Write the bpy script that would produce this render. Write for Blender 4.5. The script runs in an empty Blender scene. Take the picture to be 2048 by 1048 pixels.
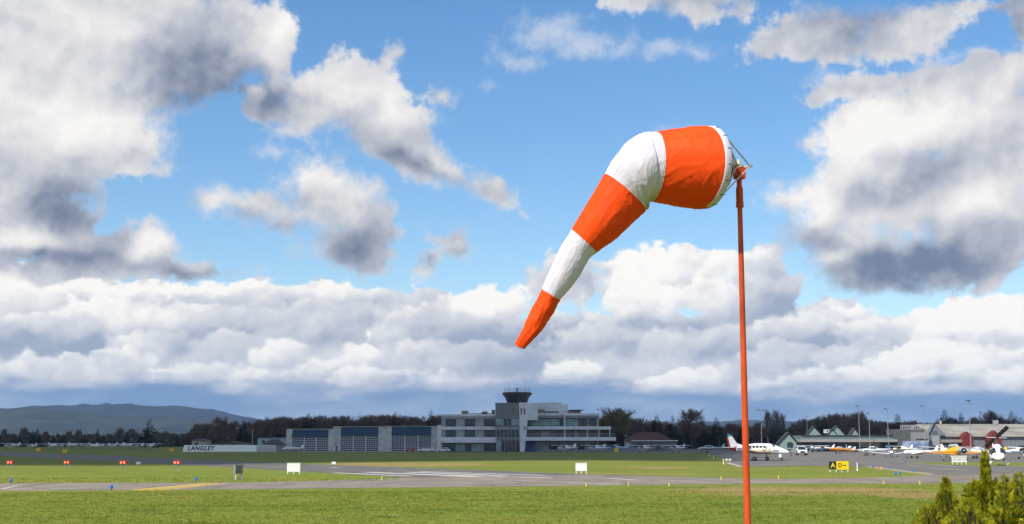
import bpy, bmesh, math, random
from mathutils import Vector, Matrix, noise as mnoise
R = math.radians
scene = bpy.context.scene
col = scene.collection

# ------------------------------------------------------------------ camera
EYE = 3.1
FPX = 2600.0                       # focal length in pixels of the 2048 px wide photograph
PITCH = math.atan(361.0 / FPX)     # horizon sits at y = 885 of 1048
cam_data = bpy.data.cameras.new("camera")
cam_data.sensor_width = 36.0
cam_data.lens = FPX / 2048.0 * 36.0
cam_data.clip_start = 0.1
cam_data.clip_end = 60000.0
cam = bpy.data.objects.new("camera", cam_data)
cam.location = (0, 0, EYE)
cam.rotation_euler = (math.pi / 2 + PITCH, 0, 0)
col.objects.link(cam)
scene.camera = cam

# ------------------------------------------------------------------ sun
SUN_EL = R(49)
SUN_SIDE = R(40)                   # behind the camera, to its left
SUN_DIR = Vector((-math.sin(SUN_SIDE) * math.cos(SUN_EL), -math.cos(SUN_SIDE) * math.cos(SUN_EL), math.sin(SUN_EL)))
sun_data = bpy.data.lights.new("sun", 'SUN')
sun_data.energy = 5.0
sun_data.angle = R(0.53)
sun_data.color = (1.0, 0.95, 0.87)
sun = bpy.data.objects.new("sun", sun_data)
sun.rotation_euler = SUN_DIR.to_track_quat('Z', 'Y').to_euler()
col.objects.link(sun)

vs = scene.view_settings
vs.view_transform = 'Standard'
vs.look = 'None'
vs.exposure = 0.15
vs.gamma = 1.0
vs.use_curve_mapping = False
scene.cycles.use_denoising = True
scene.cycles.max_bounces = 6
scene.cycles.diffuse_bounces = 2
scene.cycles.glossy_bounces = 2
scene.cycles.transmission_bounces = 3
scene.cycles.transparent_max_bounces = 6
scene.cycles.volume_bounces = 1
scene.cycles.use_adaptive_sampling = True
scene.cycles.adaptive_threshold = 0.02

def pix_dir(px, py):
    xc, yc = (px - 1024) / FPX, (524 - py) / FPX
    c, s = math.cos(PITCH), math.sin(PITCH)
    return Vector((xc, c - s * yc, s + c * yc))
def at(px, py, Y):
    d = pix_dir(px, py)
    return Vector((0, 0, EYE)) + d * (Y / d.y)
def gnd(px, py, z=0.0):
    d = pix_dir(px, py)
    return Vector((0, 0, EYE)) + d * ((z - EYE) / d.z)

# ------------------------------------------------------------------ node helper: arithmetic on sockets
class Sk:
    def __init__(s, nt, sock): s.nt, s.s = nt, sock
    def m(s, op, *a, clamp=False):
        n = s.nt.nodes.new('ShaderNodeMath'); n.operation = op; n.use_clamp = clamp
        for i, v in enumerate((s,) + a):
            if isinstance(v, Sk): s.nt.links.new(v.s, n.inputs[i])
            else: n.inputs[i].default_value = v
        return Sk(s.nt, n.outputs[0])
    def __add__(s, o): return s.m('ADD', o)
    __radd__ = __add__
    def __mul__(s, o): return s.m('MULTIPLY', o)
    __rmul__ = __mul__
    def __sub__(s, o): return s.m('SUBTRACT', o)
    def __rsub__(s, o): return (s * -1.0) + o
    def max(s, o): return s.m('MAXIMUM', o)
    def min(s, o): return s.m('MINIMUM', o)
    def smax(s, o, k): return s.m('SMOOTH_MAX', o, k)
    def clamp(s): return s.m('ADD', 0.0, clamp=True)
    def step(s, a, b):                       # smoothstep, a and b may be reversed
        n = s.nt.nodes.new('ShaderNodeMapRange'); n.interpolation_type = 'SMOOTHSTEP'
        s.nt.links.new(s.s, n.inputs[0])
        for i, v in ((1, a), (2, b)):
            if isinstance(v, Sk): s.nt.links.new(v.s, n.inputs[i])
            else: n.inputs[i].default_value = v
        n.inputs[3].default_value = 0; n.inputs[4].default_value = 1
        return Sk(s.nt, n.outputs[0])
def vmath(nt, op, a, b=None, scale=None):
    n = nt.nodes.new('ShaderNodeVectorMath'); n.operation = op
    for i, v in enumerate((a, b)):
        if v is None: continue
        if isinstance(v, Sk): nt.links.new(v.s, n.inputs[i])
        else: n.inputs[i].default_value = v
    if scale is not None: n.inputs['Scale'].default_value = scale
    return Sk(nt, n.outputs['Value'] if op in ('LENGTH', 'DOT_PRODUCT') else n.outputs[0])
def nz(nt, vec, scale, detail=4.0, rough=0.55, dims='2D', dist=0.0, lac=2.0, colour=False):
    n = nt.nodes.new('ShaderNodeTexNoise'); n.noise_dimensions = dims
    nt.links.new(vec.s, n.inputs['Vector'])
    n.inputs['Scale'].default_value = scale; n.inputs['Detail'].default_value = detail
    n.inputs['Roughness'].default_value = rough; n.inputs['Distortion'].default_value = dist
    n.inputs['Lacunarity'].default_value = lac
    return Sk(nt, n.outputs[1 if colour else 0])
def voro(nt, vec, scale, detail=2.0, rough=0.5, smooth=0.6):
    n = nt.nodes.new('ShaderNodeTexVoronoi'); n.voronoi_dimensions = '2D'; n.feature = 'SMOOTH_F1'
    nt.links.new(vec.s, n.inputs['Vector'])
    n.inputs['Scale'].default_value = scale; n.inputs['Detail'].default_value = detail
    n.inputs['Roughness'].default_value = rough; n.inputs['Smoothness'].default_value = smooth
    n.normalize = True
    return Sk(nt, n.outputs['Distance'])
def mixc(nt, fac, a, b):
    n = nt.nodes.new('ShaderNodeMix'); n.data_type = 'RGBA'; n.clamp_factor = True
    for i, v in ((0, fac), (6, a), (7, b)):
        if isinstance(v, Sk): nt.links.new(v.s, n.inputs[i])
        elif i == 0: n.inputs[0].default_value = v
        else: n.inputs[i].default_value = (*v, 1)
    return Sk(nt, n.outputs[2])

# ------------------------------------------------------------------ sky: clear Nishita air with two decks of cumulus in it
HAZE = 5.2e-5
KU = 26.0                                    # sky units: one unit is about 2.2 degrees
def pix_uv(px, py):
    d = pix_dir(px, py).normalized()
    return math.atan2(d.x, d.y) * KU, math.asin(d.z) * KU
SKYSTR, SKYSAT, SKYVAL, NEARBIAS = 0.112, 1.25, 1.30, 0.08
def build_world():
    w = bpy.data.worlds.new("World"); scene.world = w; w.use_nodes = True
    w.cycles.sampling_method = 'MANUAL'; w.cycles.sample_map_resolution = 512
    wt = w.node_tree; wt.nodes.clear()
    nt = tc = az = el = U = V = P = base = None
    def start(tree):                             # direction, azimuth and elevation of the view ray, and the clear sky there
        nonlocal nt, tc, az, el, U, V, P, base
        nt = tree
        tc = Sk(nt, nt.nodes.new('ShaderNodeTexCoord').outputs['Generated'])
        sp = nt.nodes.new('ShaderNodeSeparateXYZ'); nt.links.new(tc.s, sp.inputs[0])
        dx, dy, dz = (Sk(nt, o) for o in sp.outputs)
        az, el = dx.m('ARCTAN2', dy), dz.m('ARCSINE')
        U, V = az * KU, el * KU
        cb = nt.nodes.new('ShaderNodeCombineXYZ')
        nt.links.new(U.s, cb.inputs[0]); nt.links.new(V.s, cb.inputs[1]); cb.inputs[2].default_value = 1.0
        P = Sk(nt, cb.outputs[0])
        sky = nt.nodes.new('ShaderNodeTexSky'); sky.sky_type = 'NISHITA'; sky.sun_disc = False
        sky.sun_elevation = SUN_EL; sky.sun_rotation = math.atan2(SUN_DIR.x, SUN_DIR.y)
        sky.altitude = 0; sky.air_density = 1.0; sky.dust_density = 0.6; sky.ozone_density = 2.0
        hs = nt.nodes.new('ShaderNodeHueSaturation'); hs.inputs['Saturation'].default_value = SKYSAT; hs.inputs['Value'].default_value = SKYVAL
        nt.links.new(sky.outputs[0], hs.inputs['Color'])
        base = Sk(nt, hs.outputs[0])
    # cloud bodies (centre x, y, radii, tilt) read off the photograph as directions in the sky; TONE: sunlit and shaded
    # sides of those bodies; HEAPS: the single cumulus heads of the far bank, back row first (last number: brightness)
    NEAR = [(60,60,300,150,0),(300,50,220,95,0),(470,70,105,80,0),(545,60,50,75,0),(365,130,125,68,8),(380,190,34,38,0),(325,190,60,45,0),
            (70,235,235,100,0),(230,265,110,70,0),(100,310,220,40,0),(50,400,110,85,0),(30,478,90,42,0),(150,455,45,60,0),(180,508,150,42,-6),
            (300,500,70,50,0),(120,535,170,26,0),(370,540,95,20,2),(440,540,50,10,0),
            (550,215,56,42,0),(508,205,22,26,0),(640,210,100,58,-10),(720,190,95,66,-20),(778,128,62,18,55),(760,255,110,66,-30),(840,310,100,44,-28),(910,350,75,32,-22),(970,380,55,26,-22),
            (438,393,54,30,0),(500,418,66,36,-25),(560,448,62,34,-12),(628,352,58,54,0),(645,400,92,60,0),(705,415,76,72,0),(705,490,84,62,0),(608,508,24,26,0),(750,450,48,58,0),
            (852,514,22,32,0),(922,494,40,30,15),(888,187,28,15,0),(1540,362,48,20,0),
            (1265,4,90,22,0),(1380,0,110,34,-6),(1450,25,40,20,0),(1560,82,80,22,5),(1660,60,120,54,0),(1790,70,105,48,-5),(1860,40,60,34,0),(2044,40,36,56,0),(1970,10,60,16,0),
            (1680,178,62,24,12),(1780,165,110,28,4),(1950,160,140,36,6),
            (1700,260,82,62,25),(1760,310,90,70,0),(1690,480,110,60,0),(1800,255,120,72,0),(1690,330,80,60,0),(1900,260,120,90,0),(1990,310,130,160,0),(1590,395,78,48,0),(1690,400,130,80,0),(1840,390,170,100,0),
            (1960,440,160,110,0),(1640,470,80,55,0),(1740,515,150,66,-6),(1870,520,160,60,0),(1770,565,130,34,0),(1960,525,140,40,0),
            (-330,200,500,260,0),(-700,480,500,120,0),(2500,100,420,150,0),(2450,420,420,160,0)]
    TONE = [(40,60,240,120,0,.10),(200,40,120,60,0,.12),(400,130,170,85,8,-.46),(350,205,90,60,0,-.28),(470,165,80,50,0,-.22),(552,60,45,75,0,.42),(480,60,60,60,0,.05),
            (110,235,270,80,0,.36),(230,250,110,55,0,.18),(120,318,250,24,0,-.18),(300,310,80,22,0,-.12),
            (90,390,130,55,0,-.28),(140,440,70,70,0,-.42),(45,474,80,30,0,.55),(70,505,110,18,0,-.15),(295,488,60,34,0,.42),(200,535,230,30,0,-.46),(230,480,40,40,0,-.25),(390,545,90,20,0,-.2),
            (540,215,70,46,0,-.50),(505,190,22,24,0,.5),(720,165,110,48,-22,.24),(640,180,60,40,0,.12),(800,205,46,46,0,.30),(760,300,150,40,-30,-.30),(860,345,90,22,-26,-.32),(960,385,40,14,0,-.2),
            (628,345,50,52,0,.40),(700,375,60,36,0,.22),(705,480,90,60,0,-.44),(690,520,60,40,0,-.2),(430,384,60,22,0,.18),(500,440,60,20,-25,-.22),(570,465,60,18,0,-.25),(852,525,26,28,0,-.30),(922,505,34,18,0,-.2),
            (1700,55,150,55,0,-.28),(1560,85,90,30,0,.10),(1730,25,90,40,0,-.2),(1820,60,50,40,0,.14),(1400,0,130,40,0,-.30),(2044,40,50,60,0,-.5),
            (1690,178,110,28,8,-.08),(1950,165,180,40,5,-.06),(1700,255,95,60,25,.46),(1790,250,110,55,0,.42),(1690,330,70,55,0,.28),(1890,225,110,46,0,.30),(1590,390,90,44,0,.46),(1650,420,60,40,0,.25),
            (1850,330,60,60,30,-.20),(1800,400,110,40,10,-.24),(1960,395,90,50,0,.30),(2010,290,60,80,0,-.05),(1980,470,120,44,0,-.16),(1740,455,90,40,0,.10),
            (1620,480,80,40,0,-.40),(1760,550,230,56,0,-.52),(1900,530,150,36,0,-.30),(1645,515,44,18,0,.34),(1800,490,120,36,0,-.15)]
    WISP = [(1080,70,120,42,10),(1030,120,55,24,0),(1180,92,130,34,0),(1310,98,110,24,0),(1400,100,70,16,0),(945,172,50,14,0),(560,300,70,18,0),(1380,260,50,14,0),(1650,160,60,24,0),(1900,120,120,20,0),(820,240,60,20,0),(880,310,60,20,0)]
    BANK = [(1024,760,1600,60,0),(-300,640,500,100,0),(60,640,210,95,0),(300,640,260,80,0),(560,650,300,85,0),(800,655,200,80,0),(975,612,72,44,0),
            (1140,560,75,46,0),(1290,570,85,80,0),(1390,560,105,65,0),(1500,590,95,95,0),(1100,690,300,66,0),(1650,655,110,55,0),
            (1760,680,180,46,0),(1960,655,130,62,0),(1500,690,420,60,0),(2000,720,300,70,0),(2500,680,420,90,0),
            (150,735,260,36,0),(650,735,330,45,0),(1140,765,95,34,0),(1400,770,110,30,0),(1700,765,330,34,0)]
    BTONE = [(150,560,240,24,0,.22),(330,572,240,20,0,.18),(40,590,110,40,0,.08),(60,690,130,40,0,-.30),(200,690,60,30,0,-.14),(230,640,110,40,-20,.16),(350,690,120,36,0,-.10),
             (560,620,280,36,0,-.12),(500,670,160,30,0,-.10),(740,700,70,40,0,.08),(980,602,80,44,0,.30),(880,640,140,30,0,-.12),(990,680,200,46,0,-.22),(1010,730,150,44,0,-.16),
             (1290,560,90,70,0,.16),(1480,540,70,60,0,.06),(1540,590,60,60,0,-.30),(1310,652,170,18,0,-.32),(1180,600,90,40,0,-.10),(1580,690,170,44,0,-.20),(1400,690,130,30,0,-.12),
             (1960,630,130,40,0,.26),(1900,700,220,44,0,.10),(1740,680,110,26,0,-.22),(1970,685,60,26,0,-.28),(2040,700,40,60,0,-.1),(1620,650,80,26,0,-.08)]
    HEAPS = [(120,572,170,36,.25),(330,585,190,32,.22),(560,590,190,32,.10),(770,595,150,30,.10),(975,606,74,46,.42),(-100,600,200,50,.2),
             (1650,640,90,38,.05),(1760,645,110,36,.10),(1975,630,130,46,.40),(2200,640,150,60,.3),
             (1130,545,68,56,.0),(1290,555,72,78,.22),(1375,545,80,68,.15),(1480,560,90,82,.10),(1545,605,60,60,-.12),
             (60,615,130,70,.06),(225,650,120,62,.10),(420,650,140,50,.02),(640,660,150,55,-.08),(860,660,120,60,-.02),(1010,665,150,50,-.16),
             (1180,640,90,50,-.02),(1290,630,120,56,.14),(1420,620,110,60,.12),(1620,670,110,46,.02),(1800,680,130,48,.06),(1930,690,120,60,.18),(2060,680,110,70,.16),
             (90,680,130,52,-.10),(300,700,90,36,.02),(470,705,90,40,.0),(730,718,46,42,.24),(560,722,60,40,.14),(670,745,80,34,.10),(860,720,90,40,.02),(985,728,120,44,-.10),
             (1190,690,100,40,-.05),(1330,690,60,34,.10),(1450,700,120,44,-.08),(1590,720,100,40,.0),(1720,715,90,36,.10),(1850,735,120,50,.20),(1990,745,100,50,.16),
             (60,745,120,34,.16),(210,738,110,40,.16),(400,755,130,30,.06),(560,762,120,28,.04),(760,762,90,28,.06),(900,770,90,26,.02),
             (1140,760,78,36,.30),(1215,772,30,16,.15),(1320,778,50,26,.24),(1400,765,66,36,.16),(1520,775,60,30,.20),(1640,768,90,36,.12),(1760,765,90,40,.10),(1900,775,110,34,.10),(2040,770,80,36,.18)]
    LA, LB = (-0.42, 0.72), (-0.30, 0.36)      # towards the sun across the sky, for the near and the far deck
    def off(p, v): return vmath(nt, 'ADD', p, (v[0], v[1], 0))
    def warp(p, sc, amp, det=3.0):
        c = vmath(nt, 'SUBTRACT', nz(nt, p, sc, det, 0.55, colour=True), (0.5, 0.5, 0.5))
        return vmath(nt, 'ADD', p, vmath(nt, 'MULTIPLY', c, (amp, amp, 0)))
    def pillow(p, sc, det=1.6): return 0.6 - voro(nt, p, sc, det, 0.55, 0.8)
    def inside(lst, tile, m):
        u0, u1, v0, v1 = tile; r = []
        for b in lst:
            u, v = pix_uv(b[0], b[1]); g = math.sqrt(b[2] * b[3]) / 100
            ex = max(b[2], b[3]) / 100 if len(b) > 5 and b[4] else 0
            rx, ry = max(b[2] / 100, ex), max(b[3] / 100, ex)
            rx *= 1 + m / g; ry *= 1 + m / g
            if u + rx > u0 and u - rx < u1 and v + ry > v0 and v - ry < v1: r.append(b)
        return r or [(-9000, 9000, 10, 10, 0, 0)]
    def ell(p, b):                               # position inside an ellipse of the sky, 1 on its edge
        u, v = pix_uv(b[0], b[1])
        if len(b) > 4 and b[4] and len(b) != 99:
            mp = nt.nodes.new('ShaderNodeMapping'); mp.vector_type = 'TEXTURE'; nt.links.new(p.s, mp.inputs[0])
            mp.inputs['Location'].default_value = (u, v, 1); mp.inputs['Rotation'].default_value = (0, 0, R(b[4]))
            mp.inputs['Scale'].default_value = (b[2] / 100, b[3] / 100, 1)
            return vmath(nt, 'LENGTH', Sk(nt, mp.outputs[0]))
        n = nt.nodes.new('ShaderNodeVectorMath'); n.operation = 'MULTIPLY_ADD'; nt.links.new(p.s, n.inputs[0])
        n.inputs[1].default_value = (100 / b[2], 100 / b[3], 0); n.inputs[2].default_value = (-u * 100 / b[2], -v * 100 / b[3], 0)
        return vmath(nt, 'LENGTH', Sk(nt, n.outputs[0]))
    def blobs(p, lst, k=0.25):
        e = None
        for b in lst:
            s = math.sqrt(b[2] * b[3]) / 100
            t = ell(p, b).m('MULTIPLY_ADD', -s, s)
            e = t if e is None else e.smax(t, k)
        return e.max(-3.0)
    def tones(p, lst):
        e = None
        for b in lst:
            t = ell(p, b).step(1.5, 0.0)
            e = t * b[5] if e is None else t.m('MULTIPLY_ADD', b[5], e)
        return e
    def palette_near(l):
        c = mixc(nt, l.step(-0.05, 0.5), (1.45, 1.85, 2.75), (4.0, 4.25, 4.9))
        c = mixc(nt, l.step(0.35, 0.85), c, (6.6, 6.55, 6.6))
        return mixc(nt, l.step(0.75, 1.1), c, (8.0, 7.85, 7.6))
    def generic():                               # the rest of the dome: the same broken cumulus, only not placed by hand
        g = nz(nt, tc, 5.0, 6.0, 0.6, dims='3D'); g2 = nz(nt, tc, 14.0, 3.0, 0.5, dims='3D')
        d = (g + el.step(0.25, 0.05) * 0.12).step(0.50, 0.57)
        c = palette_near((g - 0.5) * -2.0 + g2 * 0.5 + 0.55)
        c = mixc(nt, d, base, c)
        return mixc(nt, (V + (g2 - 0.5)).step(1.4, 0.9), c, (2.0, 2.9, 4.4))
    def detailed(tile):
        low_row = tile[2] < 3.0
        Pa = warp(P, 0.7, 0.62, 5.0)
        Pt = warp(P, 1.0, 0.75, 6.0)
        envA = blobs(Pa, inside(NEAR, tile, 1.3), 0.35)
        n1 = nz(nt, off(P, (3.3, 1.7)), 1.5, 9.0, 0.63)
        n2 = nz(nt, P, 0.75, 4.0, 0.5)
        n2s = nz(nt, off(P, (LA[0] * .4, LA[1] * .4)), 0.75, 3.0, 0.5)
        Pw = warp(P, 2.2, 0.4, 4.0)
        bl = pillow(Pw, 1.1)
        bls = pillow(off(Pw, (LA[0] * .22, LA[1] * .22)), 1.1)
        HA = envA * 1.35 + (n1 - 0.5) * 1.6 + bl * 0.38 + NEARBIAS
        soft = nz(nt, P, 0.35, 1.0, 0.5)
        denA = HA.m('SUBTRACT', 0.02).step(0.0, soft.step(0.35, 0.65) * 0.55 + 0.40)
        relA = (n2 - n2s) * 1.35 + (bl - bls) * 1.0 + (n1 - 0.5) * 0.34
        litA = 0.61 + tones(Pt, inside(TONE, tile, 1.2)) * 0.92 + relA * 0.55 + HA.step(0.55, 0.0) * 0.06
        cA = palette_near(litA.m('MINIMUM', 1.2).max(0.0))
        colr = base
        if low_row:
            Pb = warp(P, 1.3, 0.5, 4.0)
            envB = blobs(Pb, inside(BANK, tile, 0.8), 0.2)
            Pq = vmath(nt, 'MULTIPLY', P, (1.0, 1.3, 1.0))
            m1 = nz(nt, Pq, 1.5, 9.0, 0.58)
            m2 = nz(nt, Pq, 1.1, 5.0, 0.5)
            m2s = nz(nt, off(Pq, (LB[0] * .6, LB[1] * .9)), 1.1, 4.0, 0.5)
            Pqw = warp(Pq, 2.6, 0.32, 5.0)
            vb = pillow(Pqw, 2.3, 2.0)
            vbs = pillow(off(Pqw, (LB[0] * .32, LB[1] * .45)), 2.3, 2.0)
            edge = (m1 - 0.5) * 0.75 + vb * 0.42 - 0.03
            denB = (envB + edge).step(-0.02, 0.16)
            edge8 = edge * 0.8
            relB = ((m2 - m2s) * 1.0 + (vb - vbs) * 0.65) * 0.42
            Ph = warp(P, 1.6, 0.42, 3.0)
            tone = relB * 0.0 + 0.56
            for b in inside(HEAPS, tile, 0.6):
                px, py, rx, ry, br = b[:5]
                u, v = pix_uv(px, py); rx /= 100; ry /= 100
                s_ = math.sqrt(rx * ry)
                h = ell(Ph, (px, py, rx * 100, ry * 100)).m('MULTIPLY_ADD', -s_, edge8)
                foot = vmath(nt, 'DOT_PRODUCT', Ph, (0, .3 / ry, -.3 * v / ry - s_ + 0.26))
                d = h.min(foot).step(-s_, 0.21 - s_)
                l = vmath(nt, 'DOT_PRODUCT', Ph, (-0.16 / rx, 0.34 / ry, 0.16 * u / rx - 0.34 * v / ry + 0.50 + br * 0.9))
                n = nt.nodes.new('ShaderNodeMix'); n.data_type = 'FLOAT'
                for i, x in ((0, d), (2, tone), (3, l)): nt.links.new(x.s, n.inputs[i])
                tone = Sk(nt, n.outputs[0])
            litB = tone + 0.05 + relB + tones(Pb, inside(BTONE, tile, .6))
            cB = mixc(nt, litB.step(0.1, 0.62), (3.0, 3.55, 4.6), (5.6, 5.8, 6.3))
            cB = mixc(nt, litB.step(0.52, 1.02), cB, (8.6, 8.4, 8.05))
            # low blue-grey rain haze under the bank
            st = nz(nt, vmath(nt, 'MULTIPLY', P, (0.4, 1.6, 1)), 1.0, 6.0, 0.55)
            low = (V + (st - 0.5) * 1.0 + (vb - 0.3) * 0.15).step(1.36, 0.84)
            sh = nz(nt, vmath(nt, 'MULTIPLY', P, (0.35, 1.0, 1)), 1.0, 5.0, 0.5)
            cL = mixc(nt, (sh - (V - 0.55) * 0.28).step(0.36, 0.72), (1.5, 2.5, 4.35), (3.1, 4.0, 5.4))
            colr = mixc(nt, denB, colr, cB)
            colr = mixc(nt, low, colr, cL)
        if not low_row:
            denW = (blobs(Pa, inside(WISP, tile, 1.2), 0.3) + (n1 - 0.5) * 1.6).step(-0.1, 0.75) * 0.6
            colr = mixc(nt, denW, colr, (6.2, 6.4, 6.9))
        colr = mixc(nt, denA, colr, cA)
        edge_of_frame = az.m('ABSOLUTE').step(0.42, 0.58).max(el.step(0.36, 0.48))
        return mixc(nt, edge_of_frame, colr, generic())
    def tree(fn, *args):                         # one node group for each part of the sky
        g = bpy.data.node_groups.new('sky_part', 'ShaderNodeTree')
        g.interface.new_socket('Shader', in_out='OUTPUT', socket_type='NodeSocketShader')
        start(g)
        c = fn(*args)
        n = g.nodes.new('ShaderNodeBackground'); g.links.new(c.s, n.inputs[0]); n.inputs[1].default_value = SKYSTR
        o = g.nodes.new('NodeGroupOutput'); g.links.new(n.outputs[0], o.inputs[0])
        return g
    VS = 4.1
    parts = [tree(detailed, t) for t in ((-16, 0, VS, 13), (0, 16, VS, 13), (-16, 0, -1, VS), (0, 16, -1, VS))] + [tree(generic)]
    start(wt)
    def use(g):
        n = nt.nodes.new('ShaderNodeGroup'); n.node_tree = g
        return n.outputs[0]
    def pick(fac, a, b):                         # fac is 0 or 1, so only one side is ever evaluated
        n = nt.nodes.new('ShaderNodeMixShader'); nt.links.new(fac.s, n.inputs[0])
        nt.links.new(a, n.inputs[1]); nt.links.new(b, n.inputs[2])
        return n.outputs[0]
    upper = pick(U.m('GREATER_THAN', 0.0), use(parts[0]), use(parts[1]))
    lower = pick(U.m('GREATER_THAN', 0.0), use(parts[2]), use(parts[3]))
    seen = pick(V.m('GREATER_THAN', VS), lower, upper)
    away = az.m('ABSOLUTE').m('GREATER_THAN', 0.585).max(el.m('GREATER_THAN', 0.485)).max(el.m('LESS_THAN', -0.02))
    out = nt.nodes.new('ShaderNodeOutputWorld')
    nt.links.new(pick(away, seen, use(parts[4])), out.inputs[0])
build_world()

# ------------------------------------------------------------------ helpers: materials, meshes, things
MATS = {}
def mat(name, c, rough=0.6, metal=0.0, var=0.10, scale=2.0, bump=0.0, spec=0.5, trans=0.0, c2=None, stretch=(1, 1, 1), coat=0.0):
    """plain paint, stone or fabric with uneven tone; trans > 0 lets light through thin cloth or leaves"""
    if name in MATS: return MATS[name]
    m = bpy.data.materials.new(name); m.use_nodes = True; nt = m.node_tree
    bs = nt.nodes['Principled BSDF']
    tc = nt.nodes.new('ShaderNodeTexCoord')
    v = vmath(nt, 'MULTIPLY', Sk(nt, tc.outputs['Object']), stretch)
    n = nz(nt, v, scale, 5.0, 0.6, dims='3D')
    lo = tuple(max(0, x * (1 - var * 1.6)) for x in c); hi = tuple(min(1, x * (1 + var * 1.6)) for x in c)
    if c2: lo, hi = c, c2
    cc = mixc(nt, n.step(0.3, 0.7), lo, hi)
    nt.links.new(cc.s, bs.inputs['Base Color'])
    bs.inputs['Roughness'].default_value = rough; bs.inputs['Metallic'].default_value = metal
    bs.inputs['Specular IOR Level'].default_value = spec; bs.inputs['Coat Weight'].default_value = coat
    if bump:
        b = nt.nodes.new('ShaderNodeBump'); b.inputs['Strength'].default_value = bump; b.inputs['Distance'].default_value = 0.05
        n2 = nz(nt, v, scale * 6, 4.0, 0.6, dims='3D'); nt.links.new(n2.s, b.inputs['Height'])
        nt.links.new(b.outputs[0], bs.inputs['Normal'])
    if trans:
        t = nt.nodes.new('ShaderNodeBsdfTranslucent'); nt.links.new(cc.s, t.inputs[0])
        mx = nt.nodes.new('ShaderNodeMixShader'); mx.inputs[0].default_value = trans
        nt.links.new(bs.outputs[0], mx.inputs[1]); nt.links.new(t.outputs[0], mx.inputs[2])
        nt.links.new(mx.outputs[0], nt.nodes['Material Output'].inputs[0])
    MATS[name] = m
    return m
def glow(name, c, strength):
    if name in MATS: return MATS[name]
    m = mat(name, c); bs = m.node_tree.nodes['Principled BSDF']
    bs.inputs['Emission Color'].default_value = (*c, 1); bs.inputs['Emission Strength'].default_value = strength
    return m
WHITE = mat('white_paint', (.78, .78, .77), .45, var=.05)
WALLW = mat('white_wall', (.60, .61, .62), .7, var=.05, scale=.6)
GREYP = mat('grey_panel', (.30, .31, .32), .6, var=.07, scale=.6)
DGREY = mat('dark_grey_metal', (.10, .105, .115), .5, var=.1)
CONC = mat('concrete', (.46, .455, .43), .85, var=.14, scale=.5, bump=.1)
BLACK = mat('black_rubber', (.02, .02, .022), .75, var=.2)
GLASS = mat('dark_glass', (.025, .032, .04), .08, spec=.7, var=.3, scale=.4)
TEAL = mat('teal_glass', (.20, .30, .30), .1, spec=.7, var=.15, scale=.4)
STEEL = mat('galvanised_steel', (.42, .43, .44), .45, metal=.6, var=.12)
BLUEH = mat('blue_header', (.006, .045, .105), .5, var=.1, scale=.5)
TAN = mat('tan_wall', (.40, .36, .28), .8, var=.08)
ROOFD = mat('dark_roof', (.055, .052, .055), .8, var=.2)
CARW = mat('white_car_paint', (.72, .73, .74), .25, var=.03, coat=.6)
YELL = mat('yellow_paint', (.80, .47, .01), .45, var=.06)
ORNG = mat('aircraft_orange', (.72, .27, .01), .4, var=.06)
REDP = mat('red_paint', (.42, .03, .025), .45, var=.08)
BLUP = mat('blue_paint', (.02, .12, .26), .4, var=.08)

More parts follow.
